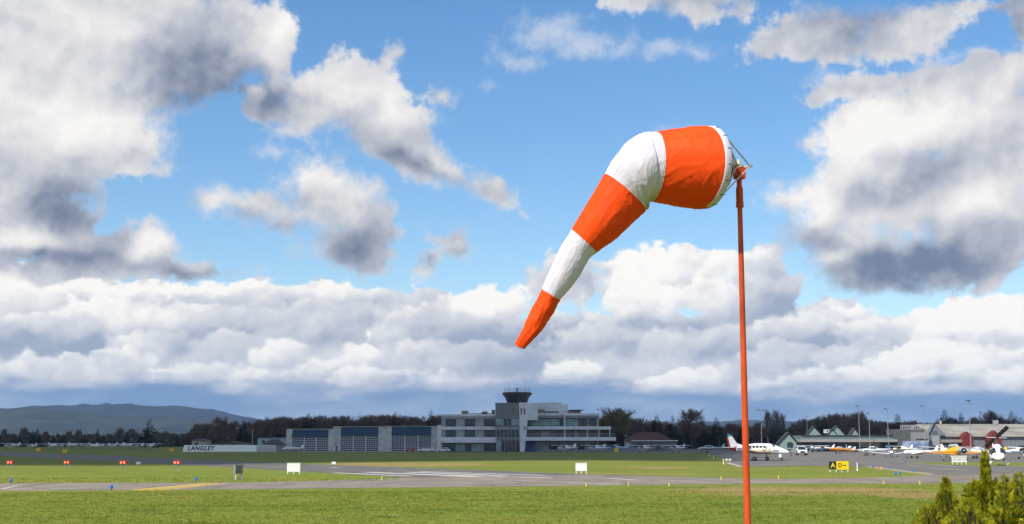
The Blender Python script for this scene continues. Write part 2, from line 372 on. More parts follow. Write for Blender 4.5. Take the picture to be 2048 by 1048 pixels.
class MB:
    def __init__(s): s.v = []; s.f = []
    def add(s, vs, fs):
        o = len(s.v); s.v += [tuple(p) for p in vs]; s.f += [tuple(i + o for i in f) for f in fs]; return s
    def box(s, x0, x1, y0, y1, z0, z1):
        return s.add([(x0, y0, z0), (x1, y0, z0), (x1, y1, z0), (x0, y1, z0), (x0, y0, z1), (x1, y0, z1), (x1, y1, z1), (x0, y1, z1)],
                     [(3, 2, 1, 0), (4, 5, 6, 7), (0, 1, 5, 4), (1, 2, 6, 5), (2, 3, 7, 6), (3, 0, 4, 7)])
    def prism(s, poly, y0, y1, axis='y'):        # poly in (x, z) pushed along y, or in (x, y) along z, or in (y, z) along x
        n = len(poly)
        def P(a, b, t): return {'y': (a, t, b), 'z': (a, b, t), 'x': (t, a, b)}[axis]
        vs = [P(a, b, y0) for a, b in poly] + [P(a, b, y1) for a, b in poly]
        fs = [tuple(range(n)), tuple(range(2 * n - 1, n - 1, -1))]
        fs += [(i + n, (i + 1) % n + n, (i + 1) % n, i) for i in range(n)]
        return s.add(vs, fs)
    def tube(s, p0, p1, r0, r1=None, n=6, cap=True):
        r1 = r0 if r1 is None else r1
        p0, p1 = Vector(p0), Vector(p1); d = (p1 - p0)
        if d.length < 1e-6: return s
        d.normalize(); a = d.orthogonal().normalized(); b = d.cross(a)
        vs = []
        for p, r in ((p0, r0), (p1, r1)):
            vs += [p + a * (r * math.cos(2 * math.pi * i / n)) + b * (r * math.sin(2 * math.pi * i / n)) for i in range(n)]
        fs = [(i, (i + 1) % n, (i + 1) % n + n, i + n) for i in range(n)]
        if cap: fs += [tuple(range(n - 1, -1, -1)), tuple(range(n, 2 * n))]
        return s.add(vs, fs)
    def path(s, pts, r, n=5):
        for a, b in zip(pts, pts[1:]): s.tube(a, b, r, r, n)
        return s
    def loft(s, rings, cap=True):
        n = len(rings[0]); vs = [p for r in rings for p in r]; fs = []
        for k in range(len(rings) - 1):
            fs += [(k * n + i, k * n + (i + 1) % n, (k + 1) * n + (i + 1) % n, (k + 1) * n + i) for i in range(n)]
        if cap: fs += [tuple(range(n - 1, -1, -1)), tuple(range((len(rings) - 1) * n, len(rings) * n))]
        return s.add(vs, fs)
    def body(s, secs, n=12, ex=2.4):             # sections (x, zc, half width, half height) along x
        rings = []
        for (x, zc, w, h) in secs:
            r = []
            for i in range(n):
                t = 2 * math.pi * (i + .5) / n; c, q = math.cos(t), math.sin(t)
                r.append((x, w * math.copysign(abs(c) ** (2 / ex), c), zc + h * math.copysign(abs(q) ** (2 / ex), q)))
            rings.append(r)
        return s.loft(rings)
    def lathe(s, prof, n=16, c=(0, 0)):          # (r, z) about a vertical axis
        return s.loft([[(c[0] + r * math.cos(2 * math.pi * i / n), c[1] + r * math.sin(2 * math.pi * i / n), z) for i in range(n)] for r, z in prof])
    def disc(s, c, r, w, axis='y', n=12):        # a wheel
        o = {'y': (0, w / 2, 0), 'x': (w / 2, 0, 0), 'z': (0, 0, w / 2)}[axis]
        c = Vector(c); return s.tube(c - Vector(o), c + Vector(o), r, r, n)
    def mesh(s, name, smooth=False):
        me = bpy.data.meshes.new(name); me.from_pydata(s.v, [], s.f); me.validate(); me.update()
        bm = bmesh.new(); bm.from_mesh(me); bmesh.ops.recalc_face_normals(bm, faces=bm.faces)
        if smooth:
            for f in bm.faces: f.smooth = True
        bm.to_mesh(me); bm.free()
        if smooth:
            try: me.set_sharp_from_angle(angle=R(smooth if smooth > 1 else 40))
            except Exception: pass
        return me
def obj(name, mb, m, parent=None, smooth=False, loc=None, rz=None):
    me = mb.mesh(name, smooth) if isinstance(mb, MB) else mb
    if m and not me.materials: me.materials.append(m)
    o = bpy.data.objects.new(name, me); col.objects.link(o)
    if parent: o.parent = parent
    if loc is not None: o.location = loc
    if rz is not None: o.rotation_euler = (0, 0, rz)
    return o
def tag(o, label=None, cat=None, group=None, kind=None):
    for k, v in (('label', label), ('category', cat), ('group', group), ('kind', kind)):
        if v: o[k] = v
    return o
def thing(name, label, cat, loc=(0, 0, 0), rz=0.0, group=None, scale=1.0):
    o = bpy.data.objects.new(name, None); col.objects.link(o); o.empty_display_size = 0.2
    o.location = loc; o.rotation_euler = (0, 0, rz); o.scale = (scale,) * 3
    return tag(o, label, cat, group)
def copy_tree(o, parent=None):
    c = o.copy(); col.objects.link(c); c.parent = parent
    for ch in list(o.children): copy_tree(ch, c)
    return c
def box(x0, x1, y0, y1, z0, z1): return MB().box(x0, x1, y0, y1, z0, z1)
def text_mesh(body, size, depth=0.01, shear=0.0, bold=0.0, spacing=1.0):   # upright lettering facing -y, centred
    cu = bpy.data.curves.new('lettering', 'FONT'); cu.body = body; cu.size = size; cu.extrude = depth / 2
    cu.shear = shear; cu.offset = bold; cu.align_x = 'CENTER'; cu.align_y = 'CENTER'; cu.space_character = spacing; cu.resolution_u = 3
    o = bpy.data.objects.new('lettering', cu); col.objects.link(o)
    bpy.context.view_layer.update()
    me = bpy.data.meshes.new_from_object(o.evaluated_get(bpy.context.evaluated_depsgraph_get()))
    bpy.data.objects.remove(o); bpy.data.curves.remove(cu)
    me.transform(Matrix.Rotation(math.pi / 2, 4, 'X')); me.materials.clear()
    return me
def noise3(x, y, z=0.0): return mnoise.noise(Vector((x, y, z)))

# ------------------------------------------------------------------ ground, asphalt, painted markings
def sheet(name, pts, z, m, label=None, kind='structure', sub=0):
    vs = [(p.x, p.y, z) for p in pts]
    me = bpy.data.meshes.new(name)
    from mathutils.geometry import tessellate_polygon
    fs = []
    for a, b, c in tessellate_polygon([[Vector(v) for v in vs]]):
        cr_ = (vs[b][0] - vs[a][0]) * (vs[c][1] - vs[a][1]) - (vs[b][1] - vs[a][1]) * (vs[c][0] - vs[a][0])
        fs.append((a, b, c) if cr_ > 0 else (a, c, b))
    me.from_pydata(vs, [], fs); me.update()
    me.materials.append(m)
    o = bpy.data.objects.new(name, me); col.objects.link(o)
    return tag(o, label, kind=kind)
def gp(*pts): return [gnd(x, y) for x, y in pts]

def grass_mat(name, tuft=False):
    m = bpy.data.materials.new(name); m.use_nodes = True; nt = m.node_tree
    bs = nt.nodes['Principled BSDF']; bs.inputs['Roughness'].default_value = 0.85; bs.inputs['Specular IOR Level'].default_value = 0.15
    geo = Sk(nt, nt.nodes.new('ShaderNodeNewGeometry').outputs['Position'])
    sx = nt.nodes.new('ShaderNodeSeparateXYZ'); nt.links.new(geo.s, sx.inputs[0])
    X, Y = Sk(nt, sx.outputs[0]), Sk(nt, sx.outputs[1])
    flat = vmath(nt, 'MULTIPLY', geo, (1, 1, 0))
    a = nz(nt, flat, 0.035, 5.0, 0.6, dims='3D')
    b = nz(nt, flat, 0.5, 6.0, 0.65, dims='3D')
    s = nz(nt, vmath(nt, 'MULTIPLY', geo, (0.25, 0.06, 0)), 1.0, 5.0, 0.6, dims='3D')
    c = mixc(nt, b.step(0.3, 0.7), (.112, .158, .012), (.176, .222, .022))
    c = mixc(nt, a.step(0.38, 0.62) * 0.75, c, (.21, .215, .030))
    dry = None                                    # patches of dead straw-coloured grass
    for (cx, cy, rx, ry, w) in DRY:
        mp = nt.nodes.new('ShaderNodeMapping'); mp.vector_type = 'TEXTURE'; nt.links.new(flat.s, mp.inputs[0])
        mp.inputs['Location'].default_value = (cx, cy, 0); mp.inputs['Scale'].default_value = (rx, ry, 1)
        t = vmath(nt, 'LENGTH', Sk(nt, mp.outputs[0])).step(1.15, 0.3) * w
        dry = t if dry is None else dry.max(t)
    dm = (dry + (b - 0.5) * 0.7 + (s - 0.5) * 0.8).step(0.32, 0.85)
    dm = dm.max((s + (b - 0.5) * 0.4).step(0.62, 0.8) * 0.55)
    c = mixc(nt, dm, c, mixc(nt, b, (.24, .175, .055), (.36, .27, .10)))
    # mown verges beyond the runway mix in patches towards a browner olive
    c = mixc(nt, Y.step(118, 150) * b.step(0.35, 0.7) * 0.5, c, (.14, .135, .030))
    mow = nz(nt, vmath(nt, 'MULTIPLY', geo, (0.03, 0.55, 0)), 1.0, 3.0, 0.55, dims='3D')
    c = mixc(nt, mow.step(0.52, 0.66) * 0.35, c, (.21, .225, .030)); c = mixc(nt, mow.step(0.46, 0.34) * 0.30, c, (.075, .120, .010))
    hole = nz(nt, flat, 0.22, 5.0, 0.7, dims='3D').step(0.56, 0.68)
    c = mixc(nt, hole * 0.55, c, (.060, .095, .008))
    nt.links.new(c.s, bs.inputs['Base Color'])
    bp = nt.nodes.new('ShaderNodeBump'); bp.inputs['Strength'].default_value = 0.5; bp.inputs['Distance'].default_value = 0.25
    hb = nz(nt, flat, 1.4, 6.0, 0.7, dims='3D'); nt.links.new(hb.s, bp.inputs['Height'])
    if not tuft: nt.links.new(bp.outputs[0], bs.inputs['Normal'])
    else:
        t = nt.nodes.new('ShaderNodeBsdfTranslucent'); nt.links.new(c.s, t.inputs[0])
        mx = nt.nodes.new('ShaderNodeMixShader'); mx.inputs[0].default_value = 0.4
        nt.links.new(bs.outputs[0], mx.inputs[1]); nt.links.new(t.outputs[0], mx.inputs[2])
        nt.links.new(mx.outputs[0], nt.nodes['Material Output'].inputs[0])
    return m
def dryp(px, py, rx_px, dy0, dy1, w=1.0):
    c = gnd(px, py); y0, y1 = gnd(px, dy1).y, gnd(px, dy0).y
    return (c.x, (y0 + y1) / 2, rx_px / FPX * c.y, (y1 - y0) / 2, w)
DRY = [dryp(1560, 980, 330, 969, 998, .8), dryp(1780, 985, 170, 969, 1006, .85), dryp(800, 931, 260, 923, 937, .95),
       dryp(1310, 935, 110, 931, 940, .75), dryp(1250, 948, 330, 945, 951, .6), dryp(260, 966, 330, 964.5, 967, .6)]
GRASS = grass_mat('grass_ground')
def asphalt(name, lo, hi, crack=True):
    m = bpy.data.materials.new(name); m.use_nodes = True; nt = m.node_tree
    bs = nt.nodes['Principled BSDF']; bs.inputs['Roughness'].default_value = 0.8; bs.inputs['Specular IOR Level'].default_value = 0.3
    geo = Sk(nt, nt.nodes.new('ShaderNodeNewGeometry').outputs['Position'])
    n = nz(nt, vmath(nt, 'MULTIPLY', geo, (0.35, 0.12, 0)), 1.0, 6.0, 0.6, dims='3D')
    f = nz(nt, geo, 3.0, 4.0, 0.7, dims='3D')
    c = mixc(nt, (n * 0.75 + f * 0.25).step(0.35, 0.65), lo, hi)
    st = nz(nt, vmath(nt, 'MULTIPLY', geo, (0.08, 0.5, 0)), 1.0, 3.0, 0.5, dims='3D').step(0.58, 0.68)
    c = mixc(nt, st * 0.35, c, tuple(x * 0.55 for x in lo))
    vr = nt.nodes.new('ShaderNodeTexVoronoi'); vr.feature = 'DISTANCE_TO_EDGE'; vr.inputs['Scale'].default_value = 0.11   # sealed cracks
    wv = nt.nodes.new('ShaderNodeVectorMath'); wv.operation = 'ADD'; nt.links.new(geo.s, wv.inputs[0]); nt.links.new(nz(nt, geo, .3, 3.0, .6, dims='3D', colour=True).s, wv.inputs[1])
    nt.links.new(wv.outputs[0], vr.inputs['Vector'])
    c = mixc(nt, Sk(nt, vr.outputs['Distance']).step(0.016, 0.004) * 0.6, c, tuple(x * 0.35 for x in lo))
    nt.links.new(c.s, bs.inputs['Base Color'])
    return m
ASPH = asphalt('old_asphalt', (.180, .152, .120), (.250, .216, .174))
ASPHD = asphalt('runway_asphalt', (.105, .095, .085), (.165, .150, .132))
APRN = asphalt('apron_asphalt', (.118, .107, .095), (.175, .160, .142))
LINEW = mat('worn_white_line', (.40, .38, .34), .8, c2=(.66, .64, .58), scale=1.5)
LINEY = mat('worn_yellow_line', (.66, .40, .015), .7, c2=(.85, .55, .03), scale=1.5)
KERB = mat('pale_kerb', (.42, .36, .28), .85, var=.15, scale=1.0)

GX, GY0, GY1 = 5200, -1200, 8600
gm = MB(); nx, ny = 26, 49
gm.add([(-GX + 2 * GX * i / nx, GY0 + (GY1 - GY0) * j / ny, 0) for j in range(ny + 1) for i in range(nx + 1)],
       [(j * (nx + 1) + i, j * (nx + 1) + i + 1, (j + 1) * (nx + 1) + i + 1, (j + 1) * (nx + 1) + i) for j in range(ny) for i in range(nx)])
tag(obj('ground', gm, GRASS), 'mown green airfield grass with dry straw patches', kind='structure')
sheet('runway', gp((-420, 887.3), (-200, 895.5), (0, 903.7), (260, 913.4), (512, 924.5), (900, 938), (1180, 948.8), (1560, 958.5), (1500, 966), (1024, 971), (830, 956.5), (512, 937.5), (260, 925), (0, 911), (-420, 888.4)),
      .004, ASPHD, 'dark asphalt runway running off to the far left')
sheet('taxiway', gp((-500, 969), (0, 966.8), (512, 965), (826, 955.5), (1180, 950.5), (1400, 955.5), (1560, 957.8), (1700, 956.6), (1800, 953.5), (1862, 949.5), (1960, 949), (2500, 941), (2500, 962), (2048, 965.5), (1830, 967), (1500, 967.5), (1024, 973), (512, 978.2), (0, 982), (-500, 986)),
      .008, ASPH, 'pale grey asphalt taxiway crossing the foreground grass')
sheet('apron', gp((1385, 904), (1415, 906), (1440, 914), (1455, 926.5), (1487, 934.5), (1600, 932), (1690, 932.5), (1740, 935), (1862, 949.4), (1960, 948.5), (2500, 940.5), (2500, 891.5), (1385, 894)),
      .012, APRN, 'grey asphalt apron under the parked aircraft')
sheet('terminal_apron', gp((520, 903.6), (1050, 904.6), (1384, 906.2), (1384, 895), (520, 895)), .006, APRN, 'strip of grey apron in front of the terminal')
sheet('grass_strip', gp((1813, 925.3), (1950, 925), (2300, 924), (2300, 932.4), (2048, 932.6), (1945, 931.5), (1862, 928.6)), .016, GRASS, 'thin green grass island on the apron')
def stripe(parent, name, a, b, w, m, z):
    a, b = gnd(*a), gnd(*b); d = (b - a); d.z = 0; d.normalize(); n = Vector((-d.y, d.x, 0)) * (w / 2)
    me = MB().add([(p.x, p.y, z) for p in (a - n, b - n, b + n, a + n)], [(0, 1, 2, 3)])
    return obj(name, me, m, parent)
rw = bpy.data.objects['runway']; tx = bpy.data.objects['taxiway']; ap = bpy.data.objects['apron']
for a, b, w in (((668, 945.6), (822, 952.6), 1.0), ((735, 944.6), (955, 953.5), 1.6), ((812, 944.4), (1010, 951.6), 1.4), ((838, 943.0), (1090, 951.3), 1.0),
                ((660, 935.3), (678, 936.0), .9), ((890, 950.0), (1105, 956.2), .8)):
    stripe(rw, 'painted_stripe', a, b, w, LINEW, .0135)
for a, b, w in (((960, 958), (1240, 969.2), .30), ((1098, 951.5), (1140, 952.2), .5), ((1215, 957), (1272, 960.2), .55), ((1318, 960.5), (1392, 962.8), .4), ((880, 952.5), (1010, 956), .5),
                ((0, 978.3), (37, 971.9), .22), ((-60, 975.5), (95, 981.5), .20), ((70, 974), (125, 971.4), .18), ((120, 970.6), (220, 966.9), .18), ((100, 976.6), (160, 978.6), .14), ((30, 977), (70, 978.2), .16)):
    stripe(tx, 'painted_stripe', a, b, w, LINEW, .0135)
for k, (a, b) in enumerate((((265, 980.4), (418, 966.2)), ((277, 981.2), (436, 966.4)))):
    stripe(tx, 'hold_line', a, b, .34, LINEY, .0135)
for off_ in (0, 1):
    a, b = gnd(300 + 22 * off_, 981.2 - .3 * off_), gnd(437 + 18 * off_, 966.6)
    for k in range(11):
        p, q = a.lerp(b, k / 11), a.lerp(b, (k + .55) / 11)
        d = (q - p); d.z = 0; d.normalize(); n = Vector((-d.y, d.x, 0)) * .19
        obj('hold_dash', MB().add([(v.x, v.y, .0135) for v in (p - n, q - n, q + n, p + n)], [(0, 1, 2, 3)]), LINEY, tx)
for a, b, w in (((1810, 925.8), (1868, 929.4), .35), ((1868, 929.4), (1905, 933.6), .3), ((1820, 931.5), (1935, 941.5), .25), ((1500, 931), (1640, 925.5), .3)):
    stripe(ap, 'painted_line', a, b, w, KERB, .017)
def kerb(pts, w=.35, h=.12):
    mb = MB()
    for a, b in zip(pts, pts[1:]):
        a, b = gnd(*a), gnd(*b); d = (b - a); d.z = 0; d.normalize(); n = Vector((-d.y, d.x, 0)) * (w / 2)
        c = [a - n, b - n, b + n, a + n]
        mb.add([(p.x, p.y, 0) for p in c] + [(p.x, p.y, h) for p in c], [(4, 5, 6, 7), (0, 1, 5, 4), (1, 2, 6, 5), (2, 3, 7, 6), (3, 0, 4, 7)])
    return obj('kerb', mb, KERB, ap)
kerb([(1738, 935), (1775, 939.2), (1815, 944.6), (1861, 949.4)])
kerb([(1455, 927), (1466, 930), (1480, 933.8)], .5)

# ------------------------------------------------------------------ hills far behind the wood, in two ranges
HILLM = mat('forested_hill', (.004, .008, .017), .95, c2=(.010, .017, .026), scale=.006, spec=.05)  # blue of distant air and cloud shade put into this base colour
def hills(name, prof, Y, depth, m, label, seed):
    mb = MB(); xs = [p[0] for p in prof]; n = 260; rows = 16; vs = []
    for j in range(rows):
        t = j / (rows - 1)
        for i in range(n + 1):
            px = xs[0] + (xs[-1] - xs[0]) * i / n
            for a, b in zip(prof, prof[1:]):
                if a[0] <= px <= b[0]: py = a[1] + (b[1] - a[1]) * ((px - a[0]) / (b[0] - a[0])); break
            p = at(px, py, Y)
            q = math.sin(t * math.pi * .5) if t < .75 else math.sin(.75 * math.pi * .5) * 1.0 + (t - .75) * .30
            h = max(1.0, p.z) * min(1, q * 1.0)
            h *= 1 + .22 * noise3(p.x * .0035 + seed, t * 3.0) * (1 - t * .8) + .07 * noise3(p.x * .014, t * 7, seed) + .025 * noise3(p.x * .05, t * 9, seed)
            vs.append((p.x, Y + depth * (t - .75), h if 0 < j else -3))
    fs = [(j * (n + 1) + i, j * (n + 1) + i + 1, (j + 1) * (n + 1) + i + 1, (j + 1) * (n + 1) + i) for j in range(rows - 1) for i in range(n)]
    mb.add(vs, fs)
    return tag(obj(name, mb, m, smooth=60), label, kind='structure')
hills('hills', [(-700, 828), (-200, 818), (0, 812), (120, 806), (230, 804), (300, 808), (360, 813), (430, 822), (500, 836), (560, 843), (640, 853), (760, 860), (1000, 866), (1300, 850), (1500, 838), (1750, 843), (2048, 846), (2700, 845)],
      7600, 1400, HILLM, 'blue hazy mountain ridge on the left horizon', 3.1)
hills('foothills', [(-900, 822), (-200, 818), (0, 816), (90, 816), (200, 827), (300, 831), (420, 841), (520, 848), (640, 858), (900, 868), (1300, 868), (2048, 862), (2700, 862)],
      5600, 1200, mat('patchy_foothill', (.008, .014, .019), .95, c2=(.040, .047, .044), scale=.010, spec=.05), 'lower patchy green foothills before the ridge', 8.4)  # foothill tones darkened to hold cloud shade and blue air

# ------------------------------------------------------------------ buildings
class Face:                                       # a facade at distance Y: pixels to metres relative to a root on the ground
    def __init__(s, name, label, cat, px, Y, base=903.0, group=None):
        s.Y = Y; o = at(px, 885, Y); s.ox = o.x; s.z0 = at(1024, base, Y).z
        s.root = thing(name, label, cat, (o.x, Y, 0), 0, group)
    def X(s, px): return at(px, 885, s.Y).x - s.ox
    def Z(s, py): return max(0.0, at(1024, py, s.Y).z - s.z0) if abs(s.z0) < 3 else at(1024, py, s.Y).z
    def box(s, name, x0, x1, y0, y1, d0, d1, m, parent=None, **k):
        return obj(name, box(s.X(x0), s.X(x1), d0, d1, s.Z(y1), s.Z(y0)), m, parent or s.root, **k)
    def window(s, x0, x1, y0, y1, d, n=3, rows=1, m=None, fm=None, name='window'):
        """frame with real mullions over a recessed pane"""
        fm = fm or DGREY; w = .07
        X0, X1, Z0, Z1 = s.X(x0), s.X(x1), s.Z(y1), s.Z(y0)
        fr = MB().box(X0, X1, d - .10, d, Z0, Z0 + w).box(X0, X1, d - .10, d, Z1 - w, Z1).box(X0, X0 + w, d - .10, d, Z0 + w, Z1 - w).box(X1 - w, X1, d - .10, d, Z0 + w, Z1 - w)
        for i in range(1, n):
            x = X0 + (X1 - X0) * i / n; fr.box(x - w / 2, x + w / 2, d - .09, d, Z0 + w, Z1 - w)
        for j in range(1, rows):
            z = Z0 + (Z1 - Z0) * j / rows; fr.box(X0 + w, X1 - w, d - .085, d - .003, z - w / 2, z + w / 2)
        o = obj(name, fr, fm, s.root)
        for i in range(n):
            obj('pane', box(X0 + (X1 - X0) * i / n + .036, X0 + (X1 - X0) * (i + 1) / n - .036, d - .045, d - .02, Z0 + .072, Z1 - .072), m or GLASS, o)
        return o

# --- terminal with control tower
T = Face('terminal_building', 'long white and grey terminal with a dark control tower cab', 'building', 1040, 447)
G = 26.0
T.box('wall', 882.5, 991, 829, 903, 0.6, G, GREYP)
T.box('parapet', 882.2, 992, 827.8, 832.5, 0.0, G + .1, WALLW)
T.box('spandrel', 882, 991, 832.5, 837, .25, 1.0, GREYP)
T.box('spandrel', 882, 991, 852.8, 859, .15, 1.0, WALLW)
T.box('spandrel', 882, 992, 874, 880, .15, 1.0, WALLW)
T.box('canopy', 882, 993, 880.2, 885, -1.2, .5, WALLW)
T.box('pier', 874.5, 882.4, 849.7, 903, .3, 8, WALLW)
for x0, x1 in ((891, 911.5), (929, 950), (968, 990)):
    T.window(x0, x1, 837.6, 852.4, .55, 4, 2); T.window(x0, x1, 859.4, 873.6, .55, 4, 2)
for i, (x0, x1) in enumerate(((886, 911), (914, 928), (930, 943), (946, 966), (968, 992))):
    T.window(x0, x1, 886.5, 902.6, .55, 4, 2, GLASS if i in (0, 2, 4) else TEAL)
for x in (886, 919, 958): T.box('wall_lamp', x - .8, x + .8, 882, 883.4, -1.35, -1.2, DGREY)
for x in (918, 957): T.box('roof_lamp', x - 1.2, x + .8, 829, 830.4, -.3, 0, DGREY)
# tower shaft, leaning outwards at the top
X, Z = T.X, T.Z
def slab(name, quad, d0, d1, m, parent=None):
    return obj(name, MB().prism([(X(a), Z(b)) for a, b in quad], d0, d1), m, parent or T.root)
slab('tower_shaft', ((994, 903), (1040, 903), (1037.6, 805.4), (990.4, 805.4)), -2.0, 9, DGREY)
METAL = mat('ribbed_metal', (.165, .172, .178), .45, metal=.3, var=.08, scale=.5)
for i in range(9):                                # standing-seam cladding, one panel each
    a, b = 990.6 + 5.22 * i, 990.6 + 5.22 * (i + 1) - .35
    slab('cladding_panel', ((a + 1.1 - .12 * i, 837), (b + 1.1 - .12 * i, 837), (b, 805.6), (a, 805.6)), -2.12, -2.0, METAL)
for (y0, y1, cols, m) in ((837.5, 850.5, (TEAL, GLASS, TEAL), None), (853.5, 859, (GREYP,) * 3, None), (859, 873.5, (GLASS,) * 5, None), (873.5, 879.5, (METAL,) * 3, None), (880.5, 902.8, (TEAL, GLASS, GLASS, GLASS, GLASS), None)):
    n = len(cols)
    for i, c in enumerate(cols):
        lean = (903 - (y0 + y1) / 2) / 97.6
        l, r = 994 - 3.6 * lean, 1040 - 2.4 * lean
        a, b = l + (r - l) * i / n + .5, l + (r - l) * (i + 1) / n - .5
        slab('tower_pane', ((a, y1 - .3), (b, y1 - .3), (b - .1, y0 + .3), (a - .1, y0 + .3)), -2.10, -2.0, c)
for i in range(7):
    lean0 = 993.8 + 7.6 * i
    slab('mullion', ((lean0, 902.9), (lean0 + .5, 902.9), (lean0 - 2.0 - .0 * i, 837.2), (lean0 - 2.5, 837.2)), -2.22, -2.11, STEEL)
slab('white_fin_wall', ((1040.2, 903), (1049, 903), (1053.5, 862), (1055, 840), (1075.5, 840), (1075.5, 805.8), (1037.8, 804.9)), -2.3, 12, WALLW)
for x in (1041.5, 1047.8): T.box('slit_window', x, x + 2.4, 816.3, 828.8, -2.36, -2.3, GLASS)
T.box('plaque', 1047, 1052, 852, 860, -2.4, -2.3, GREYP)
# tower cab: an octagonal flared drum with a brim and a railed roof
cx, cy = X(1034.5), 4.0
def ring8(r, z, n=16): return [(cx + r * math.cos(2 * math.pi * (i + .5) / n), cy + r * math.sin(2 * math.pi * (i + .5) / n), z) for i in range(n)]
k = T.Y / FPX
for i in range(16):
    a0, a1 = 2 * math.pi * i / 16, 2 * math.pi * (i + 1) / 16
    def pt(r, z, a): return (cx + r * math.cos(a), cy + r * math.sin(a), z)
    r0, r1, z0, z1 = 20.0 * k, 25.5 * k, Z(805), Z(791)
    e = .012
    obj('cab_pane', MB().add([pt(r0, z0, a0 + e), pt(r0, z0, a1 - e), pt(r1, z1, a1 - e), pt(r1, z1, a0 + e), pt(r0 - .1, z0, a0 + e), pt(r0 - .1, z0, a1 - e), pt(r1 - .1, z1, a1 - e), pt(r1 - .1, z1, a0 + e)],
        [(0, 1, 2, 3), (7, 6, 5, 4), (0, 4, 5, 1), (1, 5, 6, 2), (2, 6, 7, 3), (3, 7, 4, 0)]), GLASS, T.root)
CABB = mat('brown_fascia', (.075, .060, .056), .6, var=.1)
cab = obj('cab_brim', MB().loft([ring8(19.6 * k, Z(805.3)), ring8(24.9 * k, Z(791)), ring8(27.5 * k, Z(790.8)), ring8(30.6 * k, Z(786)), ring8(30.4 * k, Z(784.6)), ring8(27 * k, Z(783.2))]), CABB, T.root)
rl = MB()
for zz in (776.3, 779.5):
    r = ring8(26.5 * k, Z(zz))
    for i in range(16): rl.tube(r[i], r[(i + 1) % 16], .05, n=4)
for p in ring8(26.5 * k, Z(783.3)): rl.tube(p, (p[0], p[1], Z(776.2)), .045, n=4)
obj('cab_railing', rl, STEEL, T.root)
an = MB()
for x, y0 in ((1017.8, 757), (1059, 762), (1008, 768), (1051, 752)):
    an.tube((X(x), cy, Z(783.2)), (X(x), cy, Z(y0 + 10)), .06, .05, 5); an.tube((X(x), cy, Z(y0 + 10)), (X(x), cy, Z(y0)), .03, .015, 4)
obj('antenna', an, STEEL, T.root)
obj('beacon', MB().lathe([(.25, Z(783.2)), (.25, Z(777.5)), (.42, Z(776.5)), (.3, Z(774.8)), (.05, Z(774.3))], 10, (cx, cy)), DGREY, T.root)
# upper volumes and plant on the roof
T.box('upper_storey', 1076, 1124.5, 803.6, 828, 4, 20, WALLW); T.box('upper_storey', 1124.5, 1137, 807.5, 828, 4.4, 19, WALLW)
TANB = mat('tan_plant_box', (.22, .19, .13), .8, var=.1)
for a in ((1072, 1090, 818, 829), (1137, 1163, 820.3, 829), (922, 935.5, 820.7, 829), (963, 974.5, 822, 829), (983, 990, 819, 829)): T.box('roof_plant', *a, 3, 6, TANB)
T.box('roof_screen', 1139, 1168, 818.4, 820.1, 2, 8, DGREY); T.box('roof_screen', 937, 986, 825.3, 826.6, 3, 3.4, DGREY); T.box('roof_screen', 1091, 1118, 821.8, 826.5, 2.4, 3, DGREY)
# right wing with balconies
T.box('wall', 1055, 1198.5, 829, 903, 2.2, G, GREYP)
T.box('parapet', 1055, 1199.3, 825.8, 830.6, 0, G + .1, WALLW)
T.box('spandrel', 1055.2, 1199, 830.6, 835, .5, 2.3, GREYP)
T.box('balcony_slab', 1054.5, 1221.5, 852.6, 858.6, -1.5, 3, WALLW)
T.box('balcony_slab', 1042, 1231, 873.8, 881, -2.6, 3, WALLW)
T.box('column', 1128.2, 1130.6, 831, 874, -.2, .2, WALLW); T.box('column', 1197, 1198.2, 858.6, 873.8, -1.2, -.8, WALLW); T.box('column', 1218.5, 1219.8, 858.6, 873.8, -1.2, -.8, WALLW); T.box('column', 1173.6, 1174.8, 858.6, 873.8, -1.2, -.8, WALLW)
for i, (x0, x1, m) in enumerate(((1056, 1062, GLASS), (1062.5, 1082.5, TEAL), (1083, 1100, GREYP), (1100.5, 1120, TEAL), (1120.5, 1128, GLASS), (1134, 1151, TEAL), (1157.5, 1176, GLASS), (1178.5, 1194, GLASS))):
    T.window(x0, x1, 836.2, 851.4, 2.15, 3, 1, m)
for i, (x0, x1) in enumerate(((1052, 1082), (1100, 1128), (1133, 1149), (1157, 1175), (1177, 1197))): T.window(x0, x1, 859.6, 873, 2.15, 5, 2)
for i, (x0, x1, m) in enumerate(((1075, 1084, TEAL), (1098, 1120, GLASS), (1136, 1146, GLASS), (1156, 1170, GLASS), (1180, 1194, GLASS))): T.window(x0, x1, 886, 899, 2.15, 3, 1, m)
T.box('blue_wall', 1049.4, 1070.8, 881, 902.8, .4, 2.15, mat('deep_blue_wall', (.008, .055, .16), .5, var=.08))
rl = MB(); zz = Z(866.6)
rl.tube((X(1052), -2.4, zz), (X(1230), -2.4, zz), .05, n=4).tube((X(1052), -2.4, Z(870)), (X(1230), -2.4, Z(870)), .03, n=4)
for i in range(60): x = X(1052 + 178 * i / 59); rl.tube((x, -2.4, Z(873.8)), (x, -2.4, zz), .03, n=4)
obj('balcony_railing', rl, STEEL, T.root)
for x in (1089, 1124): T.box('roof_lamp', x - 1, x + .8, 827.6, 829, -.3, 0, DGREY)

